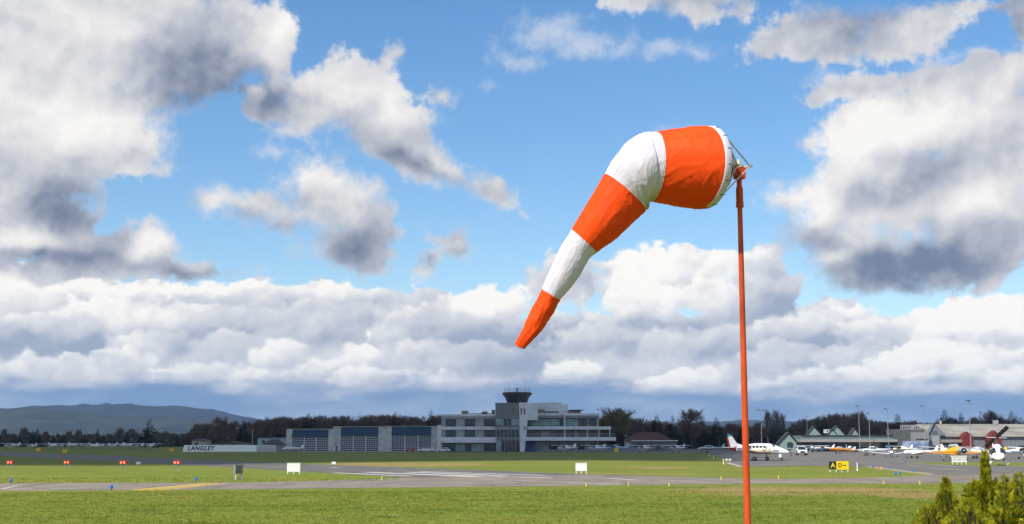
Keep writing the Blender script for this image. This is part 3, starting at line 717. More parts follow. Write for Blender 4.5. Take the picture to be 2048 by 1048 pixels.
# --- maintenance hangars: three bays with deep blue headers
H = Face('hangar_building', 'concrete hangar block with three deep blue door headers', 'building', 725, 450)
for (x0, x1, top, hx0, hx1, hy0, hy1) in ((572, 666.5, 858.3, 584.3, 656, 860, 872.8), (666.5, 770, 853.5, 681.5, 756.2, 854.8, 869.8), (770, 875, 852.6, 783.3, 862, 853.8, 869)):
    H.box('wall', x0, hx0, top, 903, 0, 30, CONC); H.box('wall', hx1, x1, top, 903, 0, 30, CONC)
    H.box('wall', hx0, hx1, top, 903, .9, 30, CONC)
    H.box('roof_edge', x0 - .3, x1 + .3, top - .9, top, -.15, 30.1, STEEL)
    H.box('header', hx0 + .05, hx1 - .05, hy0, hy1, -.25, .88, BLUEH)
    w = (hx1 - hx0) / 3
    for j in range(3):
        a, b = hx0 + w * j + (.9 if j else .1), hx0 + w * (j + 1) - (.1 if j == 2 else .9)
        d = H.box('hangar_door', a, b, hy1 + .2, 902.6, .45, .85, mat('door_panel', (.030, .060, .095), .35, var=.1, scale=.4))
        g = MB()
        for r in range(9):
            z = H.Z(902.5) + (H.Z(hy1 + .3) - H.Z(902.5)) * r / 8; g.box(H.X(a), H.X(b), .36, .448, z - .09, z + .09)
        for c in range(6):
            x = H.X(a) + (H.X(b) - H.X(a)) * c / 5; g.box(x - .05, x + .05, .38, .449, H.Z(902.5), H.Z(hy1 + .3))
        obj('glazing_bar', g, mat('door_bar', (.46, .45, .46), .6, var=.06), d)
    for j in (1, 2): H.box('door_post', hx0 + w * j - .85, hx0 + w * j + .85, hy1, 902.8, .2, .88, mat('pale_door_post', (.58, .58, .57), .6))
H.box('door', 671, 674.5, 891, 902.8, -.06, 0, DGREY); H.box('wall_sign', 668, 671, 893.5, 898, -.05, 0, WHITE)
for x in (673.5, 771, 862.5): H.box('wall_lamp', x - 1.4, x + 1.4, 856, 857.4, -.4, 0, DGREY)

# --- long white ground sign with the airport name
L = Face('airport_name_sign', 'long low white wall panel with bold slanted black lettering', 'sign', 458, 442, 904.6)
def lean(name, quad, d0, d1, m):
    return obj(name, MB().prism([(L.X(a), L.Z(b)) for a, b in quad], d0, d1), m, L.root)
SIGNW = mat('bright_white_paint', (.90, .90, .89), .5, var=.02)  # whiter than the common white paint
lean('panel', ((365.5, 904.6), (411, 904.6), (411, 891.2), (369, 891.2)), 0, .4, SIGNW)
for i in range(3): lean('panel', ((411.2 + 34 * i, 904.6), (445 + 34 * i, 904.6), (445 + 34 * i, 891.2), (411.2 + 34 * i, 891.2)), .01 * i - .01, .4, SIGNW)
lean('panel', ((513.2, 904.6), (552, 904.6), (552, 891), (513.2, 891)), .02, .4, mat('dull_white_panel', (.55, .55, .54), .6, var=.1))
for i in range(9): L.box('rail_post', 515 + 4.2 * i, 515.5 + 4.2 * i, 893.5, 904.6, -.3, -.2, STEEL)
lt = obj('lettering', text_mesh('LANGLEY', 2.05, .05, shear=.28, bold=.06, spacing=1.12), mat('black_lettering', (.012, .014, .018), .6), L.root)
lt.location = (L.X(401.5), -.03, (L.Z(897.9)))
bb = [v.co.x for v in lt.data.vertices]; lt.scale = ((L.X(429.5) - L.X(374.5)) / (max(bb) - min(bb)), 1, 1.0)

# --- small houses left of the hangars
def low_house(name, label, px, Y, x0, x1, eave, ridge, base, wall, roof, wins=(), hip=False):
    F = Face(name, label, 'house', px, Y, base)
    F.box('wall', x0, x1, eave, base, 0, 9, wall)
    a, b, z0, z1 = F.X(x0) - .5, F.X(x1) + .5, F.Z(eave), F.Z(ridge)
    if hip:
        m = (b - a) * .3
        mb = MB().add([(a, -.5, z0), (b, -.5, z0), (b, 9.5, z0), (a, 9.5, z0), (a + m, 4.5, z1), (b - m, 4.5, z1)], [(0, 1, 5, 4), (1, 2, 5), (2, 3, 4, 5), (3, 0, 4), (3, 2, 1, 0)])
    else:
        mb = MB().prism([(a, z0), (b, z0), ((a + b) / 2, z1)], -.5, 9.5)
    obj('roof', mb, roof, F.root)
    for w in wins: F.window(*w, -.01, 2, 1)
    return F
low_house('house', 'tan house with dark overhanging roof behind the name sign, farther left', 398, 520, 384, 412, 880.5, 876, 900, TAN, ROOFD, ((390, 396, 884, 890),), True)
low_house('house', 'wide tan low-gabled house right of the other tan one', 460, 525, 424, 494, 886.5, 881.5, 900, TAN, ROOFD, ((440, 448, 888, 893), (462, 470, 888, 893)))
low_house('house', 'pale blue house with black hipped roof next to the hangars', 545, 530, 515, 569, 874.8, 873, 900, mat('pale_blue_siding', (.33, .41, .44), .7), ROOFD, ((524, 530, 880, 886),))
low_house('shed', 'small shed with a steep black roof before the pale blue house', 546, 500, 527, 563, 889, 878, 901, mat('grey_siding', (.25, .26, .26), .7), ROOFD, (), True)
bpy.data.objects['shed']['category'] = 'shed'
# --- red-roofed house right of the terminal
F = low_house('house', 'grey house with a rust-red hipped roof right of the terminal', 1305, 470, 1253, 1345, 880, 862.5, 901, GREYP, mat('rust_red_roof', (.085, .034, .027), .8, var=.2), ((1268, 1286, 887, 893),), True)
F.box('annex', 1345.3, 1355, 884, 901, 1, 8, GREYP); F.box('porch_roof', 1262, 1354, 879, 881, -3, .4, WALLW)

# --- green-gabled station buildings on the right
GRN = mat('pale_green_siding', (.21, .30, .26), .75, var=.06); GRND = mat('black_shingle', (.03, .032, .035), .85, var=.2)
C = Face('gabled_house', 'small pale green house with steep black gable and arched window', 'house', 1576, 430, 901)
C.box('wall', 1559.5, 1593, 883, 901, 0, 5, GRN)
obj('gable', MB().prism([(C.X(1559.5), C.Z(883)), (C.X(1593), C.Z(883)), (C.X(1577.5), C.Z(865))], 0, 5), GRN, C.root)
for sgn, xe in ((-1, 1556), (1, 1597)):
    a, b = (C.X(xe), C.Z(884.5)), (C.X(1577.5), C.Z(862.5)); t = .28
    obj('roof', MB().prism([a, b, (b[0], b[1] + t), (a[0], a[1] + t)], -.4, 4.0), GRND, C.root)
C.box('window', 1574, 1586, 885, 893, -.12, -.01, GLASS)
obj('arch', MB().prism([(C.X(1574) + (C.X(1586) - C.X(1574)) * (.5 - .5 * math.cos(math.pi * i / 8)), C.Z(885) + .7 * math.sin(math.pi * i / 8)) for i in range(9)], -.12, -.01), GLASS, C.root)
C.box('sill', 1572.5, 1587.5, 893, 894, -.2, -.01, WALLW)
S = Face('station_building', 'long blue-grey hall with canopy and four pale green gables', 'building', 1700, 455, 901)
S.box('wall', 1608, 1800, 881, 901, 2.5, 18, mat('slate_blue_wall', (.07, .115, .15), .7, var=.08))
S.box('upper_wall', 1605, 1797, 869, 876.5, 3, 18, mat('teal_band', (.11, .17, .17), .7))
S.box('canopy', 1597, 1797, 876.4, 882, -2.5, 16, mat('grey_canopy', (.28, .27, .25), .8))
S.box('roof', 1606, 1797, 868, 869.1, 2.6, 18.4, GRND)
S.box('blind', 1725, 1764, 882.5, 891.5, 2.3, 2.45, mat('cream_blind', (.45, .42, .34), .8))
for (cx_, hw, top, ey) in ((1638, 14, 852, 868), (1673.5, 9.5, 858, 868), (1684.5, 16, 851, 868), (1719, 8, 856, 868)):
    o = obj('gable', MB().prism([(S.X(cx_ - hw), S.Z(ey)), (S.X(cx_ + hw), S.Z(ey)), (S.X(cx_), S.Z(top))], 6 if hw < 12 else 7, 10), GRN, S.root)
    for sg in (-1, 1):
        a, b = (S.X(cx_ + sg * (hw + 1.6)), S.Z(ey + 1.6)), (S.X(cx_), S.Z(top - 1.6))
        obj('gable_roof', MB().prism([a, b, (b[0], b[1] + .25), (a[0], a[1] + .25)], 5.7 if hw < 12 else 6.7, 10.0), GRND, S.root)
S.box('dormer', 1660, 1667.5, 856.5, 864, 6, 9, WALLW); S.box('window', 1662.2, 1665.4, 858, 862, 5.9, 6, GLASS)
for x0, x1 in ((1612, 1640), (1645, 1672), (1677, 1704), (1770, 1790)): S.window(x0, x1, 884, 892, 2.45, 4, 1)

# --- dark store rooms with mural wall
D = Face('store_building', 'dark grey flat-roofed building behind the mural wall', 'building', 1828, 452, 902)
D.box('wall', 1796, 1852, 857, 902, 0, 14, mat('charcoal_cladding', (.085, .088, .09), .7, var=.12, scale=.5))
D.box('annex', 1821, 1856, 863.5, 882, -1.5, 6, mat('light_grey_cladding', (.22, .22, .22), .7)); D.box('window', 1829, 1853, 876.5, 879, -1.56, -1.51, GLASS)
rl = MB()
for yy in (849, 852, 856.6): rl.tube((D.X(1806), 2, D.Z(yy)), (D.X(1847), 2, D.Z(yy)), .07, n=4)
for i in range(12): rl.tube((D.X(1806 + 41 * i / 11), 2, D.Z(857)), (D.X(1806 + 41 * i / 11), 2, D.Z(849)), .06, n=4)
obj('roof_railing', rl, WALLW, D.root)
MU = Face('mural_wall', 'painted wall with a blue cloudy sky and row of dark shapes', 'mural', 1830, 440, 902)
mm = bpy.data.materials.new('mural_print'); mm.use_nodes = True; nt_ = mm.node_tree
g_ = Sk(nt_, nt_.nodes.new('ShaderNodeTexCoord').outputs['Object'])
nt_.links.new(mixc(nt_, nz(nt_, vmath(nt_, 'MULTIPLY', g_, (.25, .25, .7)), 1.0, 5, .6, dims='3D').step(.4, .65), (.10, .17, .33), (.38, .42, .50)).s, nt_.nodes['Principled BSDF'].inputs['Base Color'])
MU.box('board', 1804.5, 1857, 880, 902, 0, .3, mm)
for i in range(6): MU.box('dark_shape', 1815 + 6.5 * i, 1819.5 + 6.5 * i, 893, 899, -.05, 0, BLACK); 
for i in (0, 1, 2, 4, 5): MU.box('white_shape', 1816 + 6.5 * i, 1818.5 + 6.5 * i, 894.3, 896, -.09, -.05, WHITE)

# --- museum hangar with arched grey roof and red gable porches
B = Face('museum_hangar', 'long grey hangar with weathered roof and red gabled porches', 'building', 1960, 455, 903)
WR = mat('weathered_roof', (.17, .16, .14), .9, c2=(.30, .285, .25), scale=.25, stretch=(.5, 1, 2))
GW = mat('grey_blue_cladding', (.16, .18, .20), .7, var=.08, scale=.5)
xs0, xs1 = 1857, 2330
B.box('wall', xs0, xs1, 871.5, 903, 0, 26, GW)
zr, ze = B.Z(847), B.Z(871.5)
n_ = 34
for i in range(n_):                                # roof sheets, seam by seam
    a = B.X(xs0) + (B.X(xs1) - B.X(xs0)) * i / n_; b = B.X(xs0) + (B.X(xs1) - B.X(xs0)) * (i + 1) / n_ - .06
    obj('roof_sheet', MB().prism([(-.8, ze - .2), (6, zr - (zr - ze) * .30), (13, zr), (20, zr - (zr - ze) * .30), (26.8, ze - .2), (26.8, ze - .35), (13, zr - .2), (-.8, ze - .35)], a, b, 'x'), WR, B.root)
# gable end turned towards the apron, with its sliding door
B.box('gable_tower', 1853, 1877, 871, 903, -2, 0, GW)
obj('gable_front', MB().prism([(B.X(1853), B.Z(871)), (B.X(1890), B.Z(871)), (B.X(1868), B.Z(847.5))], -2, 2), GW, B.root)
obj('gable_trim', MB().prism([(B.X(1853.0), B.Z(871)), (B.X(1855.5), B.Z(871)), (B.X(1868.2), B.Z(847.3)), (B.X(1866), B.Z(846.3))], -2.2, -2.0), BLACK, B.root)
B.box('louvre', 1862, 1872, 862, 868, -2.08, -2, DGREY); B.box('sliding_door', 1860, 1875, 872, 891, -2.15, -2, GREYP); B.box('window', 1859.5, 1876, 891.5, 901.5, -2.12, -2, GLASS)
B.box('canopy', 1877.3, 1917, 879, 885, -3.5, 0, WR); B.box('dark_doorway_panel', 1880, 1916, 886, 903, -.1, 0, DGREY)  # solid dark panel stands for the shade inside the doorway
RP = mat('barn_red', (.15, .015, .009), .75, var=.1, scale=.6)
for (cx_, hw, top) in ((1928, 11, 863.5), (1982.5, 12.5, 861)):
    pr = obj('red_porch', MB().prism([(B.X(cx_ - hw), 0), (B.X(cx_ + hw), 0), (B.X(cx_ + hw), B.Z(873)), (B.X(cx_), B.Z(top)), (B.X(cx_ - hw), B.Z(873))], -4, 0), RP, B.root)
    for j in range(4): obj('batten', box(B.X(cx_ - hw + 4.4 * (j + 1)) - .05, B.X(cx_ - hw + 4.4 * (j + 1)) + .05, -4.06, -4.0, .3, B.Z(874)), RP, pr)
B.box('window', 2036, 2052, 891, 898, -.08, 0, GLASS); B.box('roof_vent', 2017, 2024.5, 839, 847.4, 12, 14, GREYP)
B.box('chimney', 1905, 1908, 840, 847.2, 12, 13, TAN)
for i in range(14): B.box('wall_rib', 1946 + 8 * i, 1946.6 + 8 * i, 873, 902, -.06, 0, GREYP)

# ------------------------------------------------------------------ trees
random.seed(11)
BARK = mat('brown_bark', (.065, .050, .040), .9, var=.25, spec=.1)
TWIG = mat('bare_twigs', (.165, .115, .085), .9, var=.3, scale=.25, spec=.05)
TWIGY = mat('budding_twigs', (.17, .135, .055), .9, var=.3, scale=.25, spec=.05)
NEED = mat('conifer_needles', (.010, .018, .011), .9, c2=(.026, .038, .018), scale=.5, spec=.05)
def bare_tree(seed, h, spread, twigs=900, narrow=False, tw=.075):
    rnd = random.Random(seed); tr = MB(); cr = MB(); tips = []
    def limb(p, d, ln, r, lev):
        q = p
        for s in range(2):
            dd = (d + Vector((rnd.uniform(-.16, .16), rnd.uniform(-.16, .16), rnd.uniform(-.02, .12)))).normalized()
            e = q + dd * ln / 2
            tr.tube(q, e, r * (1 - .25 * s), r * (.75 - .25 * s), 4 if lev else 5, cap=False)
            q, d = e, dd
            if lev < 3:
                for k in range(3 if lev == 0 else 2):
                    a = rnd.uniform(0, 2 * math.pi); t = spread * rnd.uniform(.6, 1.2) * (.35 if narrow else 1)
                    nd = (d + Vector((math.cos(a), math.sin(a), .25)) * t).normalized()
                    limb(q, nd, ln * rnd.uniform(.52, .72), r * .5, lev + 1)
            if lev >= 2: tips.append((q, d, ln))
    top = h * .42
    tr.tube((0, 0, -.2), (0, 0, top * .45), h * .016, h * .013, 6, cap=False)
    limb(Vector((0, 0, top * .45)), Vector((0, 0, 1)), h * .46, h * .012, 0)
    zmax = max(t[0].z for t in tips); rx_ = max(1.5, sorted(math.hypot(t[0].x, t[0].y) for t in tips)[int(len(tips) * .8)])
    for k_ in range(twigs):
        p, d, ln = rnd.choice(tips)
        if k_ % 2:                                  # fine outer spray that rounds the crown off
            a, t_ = rnd.uniform(0, 2 * math.pi), rnd.random() ** .5
            ph = rnd.uniform(-.5, 1.45); q_ = rnd.uniform(.55, 1.0)
            p = Vector((math.cos(a) * math.cos(ph) * rx_ * q_, math.sin(a) * math.cos(ph) * rx_ * q_, zmax * (.60 + .36 * math.sin(ph) * q_))); d = Vector((p.x / rx_, p.y / rx_, .7)).normalized(); ln = .1
        v = (d + Vector((rnd.gauss(0, .55), rnd.gauss(0, .55), rnd.gauss(.35, .4)))).normalized()
        l = rnd.uniform(.6, 1.9) * h / 15
        b = p - d * rnd.uniform(0, ln * .8); e = b + v * l
        s = v.cross(Vector((rnd.gauss(0, 1), rnd.gauss(0, 1), rnd.gauss(0, 1)))).normalized() * tw
        cr.add([b - s, b + s, e], [(0, 1, 2)])
        m_ = b.lerp(e, .5); u = (v + Vector((rnd.gauss(0, .7), rnd.gauss(0, .7), .3))).normalized() * l * .6
        cr.add([m_ - s * .7, m_ + s * .7, m_ + u], [(0, 1, 2)])
    sc = h / (zmax * 1.04)
    for mb in (tr, cr): mb.v = [(x * sc, y * sc, z * sc) for x, y, z in mb.v]
    return tr, cr
def conifer(seed, h, r, ragged=.3, dens=1.0):
    rnd = random.Random(seed); tr = MB().tube((0, 0, -.2), (0, 0, h * .97), h * .016, .02, 6, cap=False); cr = MB()
    n = int(150 * dens * h / 12)
    for i in range(n):
        t = (i + rnd.random()) / n; z = h * (.10 + .90 * t)
        rr = r * (1 - t) ** .8 * rnd.uniform(1 - ragged * 1.6, 1 + ragged * .6) + .15
        a = i * 2.399 + rnd.uniform(-.4, .4); d = Vector((math.cos(a), math.sin(a), rnd.uniform(-.45, -.05) + t * .35)).normalized()
        b = Vector((0, 0, z)); side = Vector((-d.y, d.x, 0)) * rr * rnd.uniform(.22, .36)
        for k in range(4):
            f0 = .12 + .22 * k; p = b + d * rr * f0; e = b + d * rr * min(1.05, f0 + .42) + Vector((0, 0, -.10 * rr * rnd.random()))
            w = side * (1.1 - .2 * k) * rnd.uniform(.6, 1.2)
            cr.add([p, e + w, e - w * .2 + Vector((0, 0, -.12 * rr))], [(0, 1, 2)]); cr.add([p, e - w, e + w * .2 + Vector((0, 0, .10 * rr))], [(0, 1, 2)])
    return tr, cr
PROTO = {}
def proto(key, gen, cm):
    tr, cr = gen
    PROTO[key] = (tr.mesh('trunk'), cr.mesh('crown')); PROTO[key][0].materials.append(BARK); PROTO[key][1].materials.append(cm)
for i in range(7): proto(('bare', i), bare_tree(20 + i, 15, .62 + .05 * (i % 3), 2200), TWIG)
for i in range(2): proto(('bud', i), bare_tree(60 + i, 17, .8, 5200, tw=.05), TWIGY)
for i in range(2): proto(('pop', i), bare_tree(80 + i, 18, .7, 1300, narrow=True, tw=.06), TWIG)
for i in range(5): proto(('con', i), conifer(40 + i, 15, 3.2 + .5 * (i % 3)), NEED)
proto(('ced', 0), conifer(55, 15, 4.2, .65, .8), NEED)
PH = {'bare': 15, 'bud': 17, 'pop': 18, 'con': 15, 'ced': 15}
def tree(kind, px, top, Y, label, group=None, wide=1.0, name=None, var=None):
    rnd = random.Random(int(px * 31 + top * 7 + Y))
    n = len([k for k in PROTO if k[0] == kind]); key = (kind, rnd.randrange(n) if var is None else var)
    p = at(px, 885, Y); h = at(px, top, Y).z; s = h / PH[kind]
    nm = name or {'bare': 'bare_tree', 'bud': 'budding_tree', 'pop': 'poplar_tree', 'con': 'conifer_tree', 'ced': 'cedar_tree'}[kind]
    t = thing(nm, label, 'tree', (p.x, Y, 0), rnd.uniform(0, 6.28), group)
    w = s * wide * rnd.uniform(.9, 1.15); t.scale = (w, w, s)
    for nme, me in zip(('trunk', 'crown'), PROTO[key]):
        o = bpy.data.objects.new(nme, me); col.objects.link(o); o.parent = t
    return t
rt = random.Random(5)
def row(x0, x1, step, tops, Y0, Y1, mix, place, wide=1.0):
    x = x0
    while x < x1:
        f = (x - x0) / (x1 - x0) * (len(tops) - 1); i = min(int(f), len(tops) - 2); top = tops[i] + (tops[i + 1] - tops[i]) * (f - i)
        kind = rt.choices([m[0] for m in mix], [m[1] for m in mix])[0]
        word = {'bare': 'bare brown tree', 'con': 'dark conifer', 'bud': 'yellowish budding tree', 'pop': 'slim bare poplar'}[kind]
        tree(kind, x, top + rt.uniform(-5, 9), rt.uniform(Y0, Y1), word + ' in ' + place, word + 's in ' + place, wide)
        x += step * rt.uniform(.6, 1.4)
row(-60, 385, 9, (858, 857, 860, 856, 858), 880, 960, (('bare', 3), ('con', 2)), 'the far wood left of the name sign')
row(385, 520, 8, (848, 846, 842, 845), 720, 800, (('bare', 5), ('con', 1)), 'the thin wood above the tan houses')
row(515, 885, 6.5, (838, 829, 831, 834, 829, 833, 830), 610, 690, (('bare', 6), ('con', 1)), 'the wood behind the blue-topped hangars', 1.1)
row(1195, 1320, 12, (832, 830, 838), 600, 650, (('bare', 4), ('con', 1)), 'the wood right behind the terminal', 1.1)
row(1300, 1620, 7, (846, 842, 848, 845, 850, 846), 600, 680, (('bare', 4), ('con', 2)), 'the wood behind the red-roofed house', 1.1)
row(1610, 1860, 7, (836, 826, 829, 840, 842, 846), 600, 680, (('bare', 5), ('con', 1.5)), 'the wood behind the green gables', 1.1)
row(1850, 2110, 8, (838, 836, 834, 832, 838), 600, 660, (('bare', 2), ('con', 3)), 'the wood behind the museum hangar', 1.1)
for px, top, lab in ((617, 825, 'tall dark conifer over the leftmost hangar door'), (790, 822, 'bushy dark conifer rising between the right-hand hangar doors'), (862, 819, 'tallest dark conifer just left of the terminal'),
                     (1314, 829, 'broad dark conifer right of the red roof'), (1346, 828, 'narrow spruce beside the utility pole'), (1433, 832, 'dark conifer left of the mast pole'),
                     (1797, 825, 'dense dark conifer left of the store building'), (1892, 817, 'tall pointed conifer above the museum hangar roof'), (1924, 824, 'thick dark conifer by the tallest lamp post'),
                     (1989, 822, 'dark conifer behind the helicopter rotor'), (2026, 820, 'broad dark conifer at the right edge of the wood')):
    tree('con', px, top, 590, lab, wide=1.25)
tree('ced', 299, 835, 800, 'tall ragged black cedar standing above the far left wood', wide=1.15)
tree('bud', 1238, 812, 540, 'big yellowish bare tree right beside the terminal', wide=1.35)
tree('bud', 1212, 826, 548, 'yellow-green budding tree half behind the terminal end', wide=1.0, var=1)
tree('bare', 1384, 815, 560, 'large round-crowned bare tree above the parked aircraft', wide=1.6, var=2)
for px, top, lab in ((1537, 817, 'left of three slim bare poplars'), (1550, 816, 'middle of three slim bare poplars'), (1563, 823, 'right and lowest of three slim bare poplars')): tree('pop', px, top, 640, lab, wide=1.0)
for px, top, lab in ((434, 831, 'lone bare tree rising over the letters of the name sign'), (1985, 819, 'wide bare tree above the helicopter'), (1716, 820, 'tall bare tree by the left lamp post on the right'), (1674, 824, 'wide bare tree above the green gables')):
    tree('bare', px, top, 620, lab, wide=1.4)
# undergrowth and trunks that read as one dark mass
def thicket(name, label, spans, seed):
    rnd = random.Random(seed); mb = MB()
    for (x0, x1, top, Y, n) in spans:
        for _ in range(n):
            px = rnd.uniform(x0, x1); y = Y + rnd.uniform(0, 60)
            hmax = at(px, top, y).z * (1 + .35 * noise3(px * .05, seed)) ; z = hmax * rnd.random() ** 1.3
            p = at(px, 885, y); p.z = z
            d = Vector((rnd.gauss(0, .5), rnd.gauss(0, .3), rnd.uniform(.2, 1.2))).normalized() * rnd.uniform(1.0, 2.6)
            s = Vector((rnd.uniform(.15, .5), 0, rnd.uniform(-.2, .2)))
            mb.add([p - s, p + s, p + d], [(0, 1, 2)])
    return tag(obj(name, mb, mat('thicket_twigs', (.050, .037, .030), .95, c2=(.092, .068, .050), scale=.08, spec=.03)), label, kind='stuff')
thicket('undergrowth', 'dark leafless undergrowth filling the wood', ((-90, 400, 872, 930, 9000), (380, 530, 868, 790, 4000), (510, 890, 852, 690, 9000), (1190, 1320, 852, 640, 4000), (1300, 1640, 858, 680, 9000), (1600, 1870, 852, 680, 8000), (1840, 2150, 850, 650, 8000)), 3)

# ------------------------------------------------------------------ aircraft
def wing(mb, root, tip, rc, tc_, th=.12):          # root and tip leading edge points, chords along -x
    rings = []
    for (p, c) in ((root, rc), (tip, tc_)):
        x, y, z = p; h = c * th
        rings.append([(x, y, z), (x - c * .12, y, z + h * .5), (x - c * .4, y, z + h * .62), (x - c, y, z + .01), (x - c * .4, y, z - h * .28), (x - c * .1, y, z - h * .3)])
    return mb.loft(rings)
def finp(mb, pts, t=.07):                          # upright fin: points in (x, z)
    return mb.prism(pts, -t / 2, t / 2)
def propeller(t, x, z, r=.95, y=0, hub=.14, m=None, ang=.5, blades=2):
    pr = obj('propeller', MB().body([(x + .02, z, hub, hub), (x + .18, z, hub * .9, hub * .9), (x + .36, z, .03, .03)], 8, 2), m or WHITE, t)
    for k in range(blades):
        a = ang + 2 * math.pi * k / blades; c, s = math.cos(a), math.sin(a)
        b = MB().add([(x + .10, y + r * q * c - w * s, z + r * q * s + w * c) for q, w in ((.1, -.05), (.6, -.08), (1, -.05), (1, .04), (.6, .07), (.1, .05))] +
                     [(x + .14, y + r * q * c - w * s, z + r * q * s + w * c) for q, w in ((.1, -.05), (.6, -.08), (1, -.05), (1, .04), (.6, .07), (.1, .05))],
                     [(0, 1, 2, 3, 4, 5), (11, 10, 9, 8, 7, 6)] + [(i, (i + 1) % 6, (i + 1) % 6 + 6, i + 6) for i in range(6)])
        obj('blade', b, BLACK, pr)
    if y: pr.location = (0, y, 0)
    return pr
def wheel(t, x, y, z, r=.22, leg=None, m=None):
    if leg: obj('gear_leg', MB().tube((x, y, z), leg, .05, .06, 6), m or STEEL, t)
    w = obj('wheel', MB().disc((x, y, z), r, .16, 'y', 12), BLACK, t)
    obj('hub', MB().disc((x, y, z), r * .5, .18, 'y', 8), STEEL, w)
def high_wing(label, px, py, head, body=None, trim=None, tail=None, scale=1.0, group='high-wing light aircraft on the aprons', name='high_wing_aircraft', wingm=None):
    body = body or WHITE; trim = trim or REDP; tail = tail or body
    t = thing(name, label, 'aircraft', gnd(px, py), head, group, scale)
    obj('fuselage', MB().body([(2.1, 1.22, .20, .22), (1.92, 1.25, .42, .38), (1.0, 1.28, .52, .45), (.6, 1.32, .55, .50), (-.05, 1.46, .57, .66), (-1.2, 1.48, .56, .64), (-2.0, 1.42, .46, .50), (-3.5, 1.42, .28, .31), (-5.3, 1.5, .08, .16)]), body, t, smooth=50)
    for s in (-1, 1):
        w = MB(); wing(w, (.25, s * .3, 2.08), (.05, s * 5.45, 2.22), 1.6, 1.12); obj('wing', w, wingm or body, t)
        obj('wing_strut', MB().tube((-.1, s * .55, .95), (-.25, s * 2.6, 2.08), .04, n=5), body, t)
        w = MB(); wing(w, (-4.55, s * .05, 1.52), (-4.75, s * 1.7, 1.52), .95, .65); obj('tailplane', w, body, t)
        for (a, b) in ((-.05, -.75), (-.85, -1.55)):
            obj('side_window', MB().prism([(a, 1.55), (b, 1.55), (b - .02, 1.93), (a - .12, 1.95)], s * .545 - .035, s * .545 + .035), GLASS, t)
        obj('trim_stripe', MB().prism([(1.5, 1.12), (-3.2, 1.38), (-3.2, 1.48), (1.5, 1.34)], s * (.50) - .07, s * .50 + .07), trim, t)
        wheel(t, -.75, s * 1.2, .22, .22, (-.7, s * .45, .85), body)
    obj('windscreen', MB().add([(.75, -.46, 1.72), (.75, .46, 1.72), (.12, .5, 2.08), (.12, -.5, 2.08), (.55, -.5, 1.55), (.55, .5, 1.55)], [(0, 1, 2, 3), (4, 5, 1, 0), (4, 0, 3), (5, 2, 1)]), GLASS, t)
    obj('fin', finp(MB(), [(-3.9, 1.6), (-4.5, 1.85), (-5.15, 2.75), (-5.65, 2.75), (-5.35, 1.5)]), tail, t)
    wheel(t, 1.35, 0, .19, .19, (1.4, 0, .9))
    propeller(t, 2.08, 1.22, ang=random.uniform(.2, 1.4))
    return t
def low_wing(label, px, py, head, body=None, trim=None, tail=None, canopy='cabin', wingm=None, scale=1.0, group='low-wing light aircraft on the aprons', tail_drag=False, name='low_wing_aircraft'):
    body = body or WHITE; trim = trim or BLUP; tail = tail or body
    t = thing(name, label, 'aircraft', gnd(px, py), head, group, scale)
    obj('fuselage', MB().body([(2.35, 1.12, .18, .20), (2.15, 1.13, .42, .36), (1.2, 1.15, .52, .44), (.5, 1.18, .55, .46), (-1.3, 1.2, .52, .44), (-2.2, 1.22, .42, .38), (-3.6, 1.28, .26, .28), (-4.9, 1.35, .08, .16)]), body, t, smooth=50)
    for s in (-1, 1):
        w = MB(); wing(w, (.75, s * .35, .82), (.45, s * 4.7, 1.18), 1.75, 1.2); obj('wing', w, wingm or body, t)
        w = MB(); wing(w, (-4.0, s * .05, 1.40), (-4.15, s * 1.6, 1.42), .9, .65); obj('tailplane', w, body, t)
        wheel(t, 0, s * 1.4, .22, .22, (0, s * 1.4, .9), STEEL)
        obj('trim_stripe', MB().prism([(1.9, 1.05), (-3.4, 1.22), (-3.4, 1.32), (1.9, 1.22)], s * .46 - .08, s * .46 + .08), trim, t)
    if canopy == 'bubble':
        obj('canopy', MB().body([(.75, 1.52, .30, .10), (.3, 1.66, .42, .30), (-.5, 1.72, .44, .38), (-1.3, 1.62, .34, .28), (-1.9, 1.5, .15, .08)], 10, 2), mat('canopy_perspex', (.35, .38, .40), .12, var=.1, spec=.7), t, smooth=50)
        obj('canopy_frame', MB().body([(-.12, 1.70, .46, .37), (-.20, 1.70, .46, .37)], 10, 2), body, t)
    else:
        obj('cabin_roof', MB().body([(.45, 1.66, .40, .22), (.0, 1.80, .46, .27), (-1.1, 1.80, .45, .27), (-1.9, 1.55, .32, .18)], 10, 2.4), body, t, smooth=50)
        obj('windscreen', MB().add([(.92, -.42, 1.55), (.92, .42, 1.55), (.38, .40, 2.0), (.38, -.40, 2.0), (.9, -.48, 1.45), (.9, .48, 1.45)], [(0, 1, 2, 3), (4, 5, 1, 0)]), GLASS, t)
        for s in (-1, 1):
            for (a, b) in ((.30, -.45), (-.55, -1.25)):
                obj('side_window', MB().prism([(a, 1.60), (b, 1.60), (b, 1.92), (a - .1, 1.92)], s * .44 - .04, s * .44 + .04), GLASS, t)
    obj('fin', finp(MB(), [(-3.4, 1.45), (-4.2, 1.75), (-4.65, 2.5), (-5.1, 2.5), (-4.9, 1.35)]), tail, t)
    wheel(t, 1.5 if not tail_drag else -4.5, 0, .18 if not tail_drag else .14, .18 if not tail_drag else .14, (1.5 if not tail_drag else -4.5, 0, .95))
    propeller(t, 2.33, 1.12, ang=random.uniform(.2, 1.4))
    if tail_drag: t.rotation_euler = (0, R(-6), head)
    return t
random.seed(4)
CREAM = mat('cream_paint', (.62, .52, .36), .4, var=.05); SILV = mat('silver_skin', (.52, .53, .54), .35, metal=.4, var=.08)
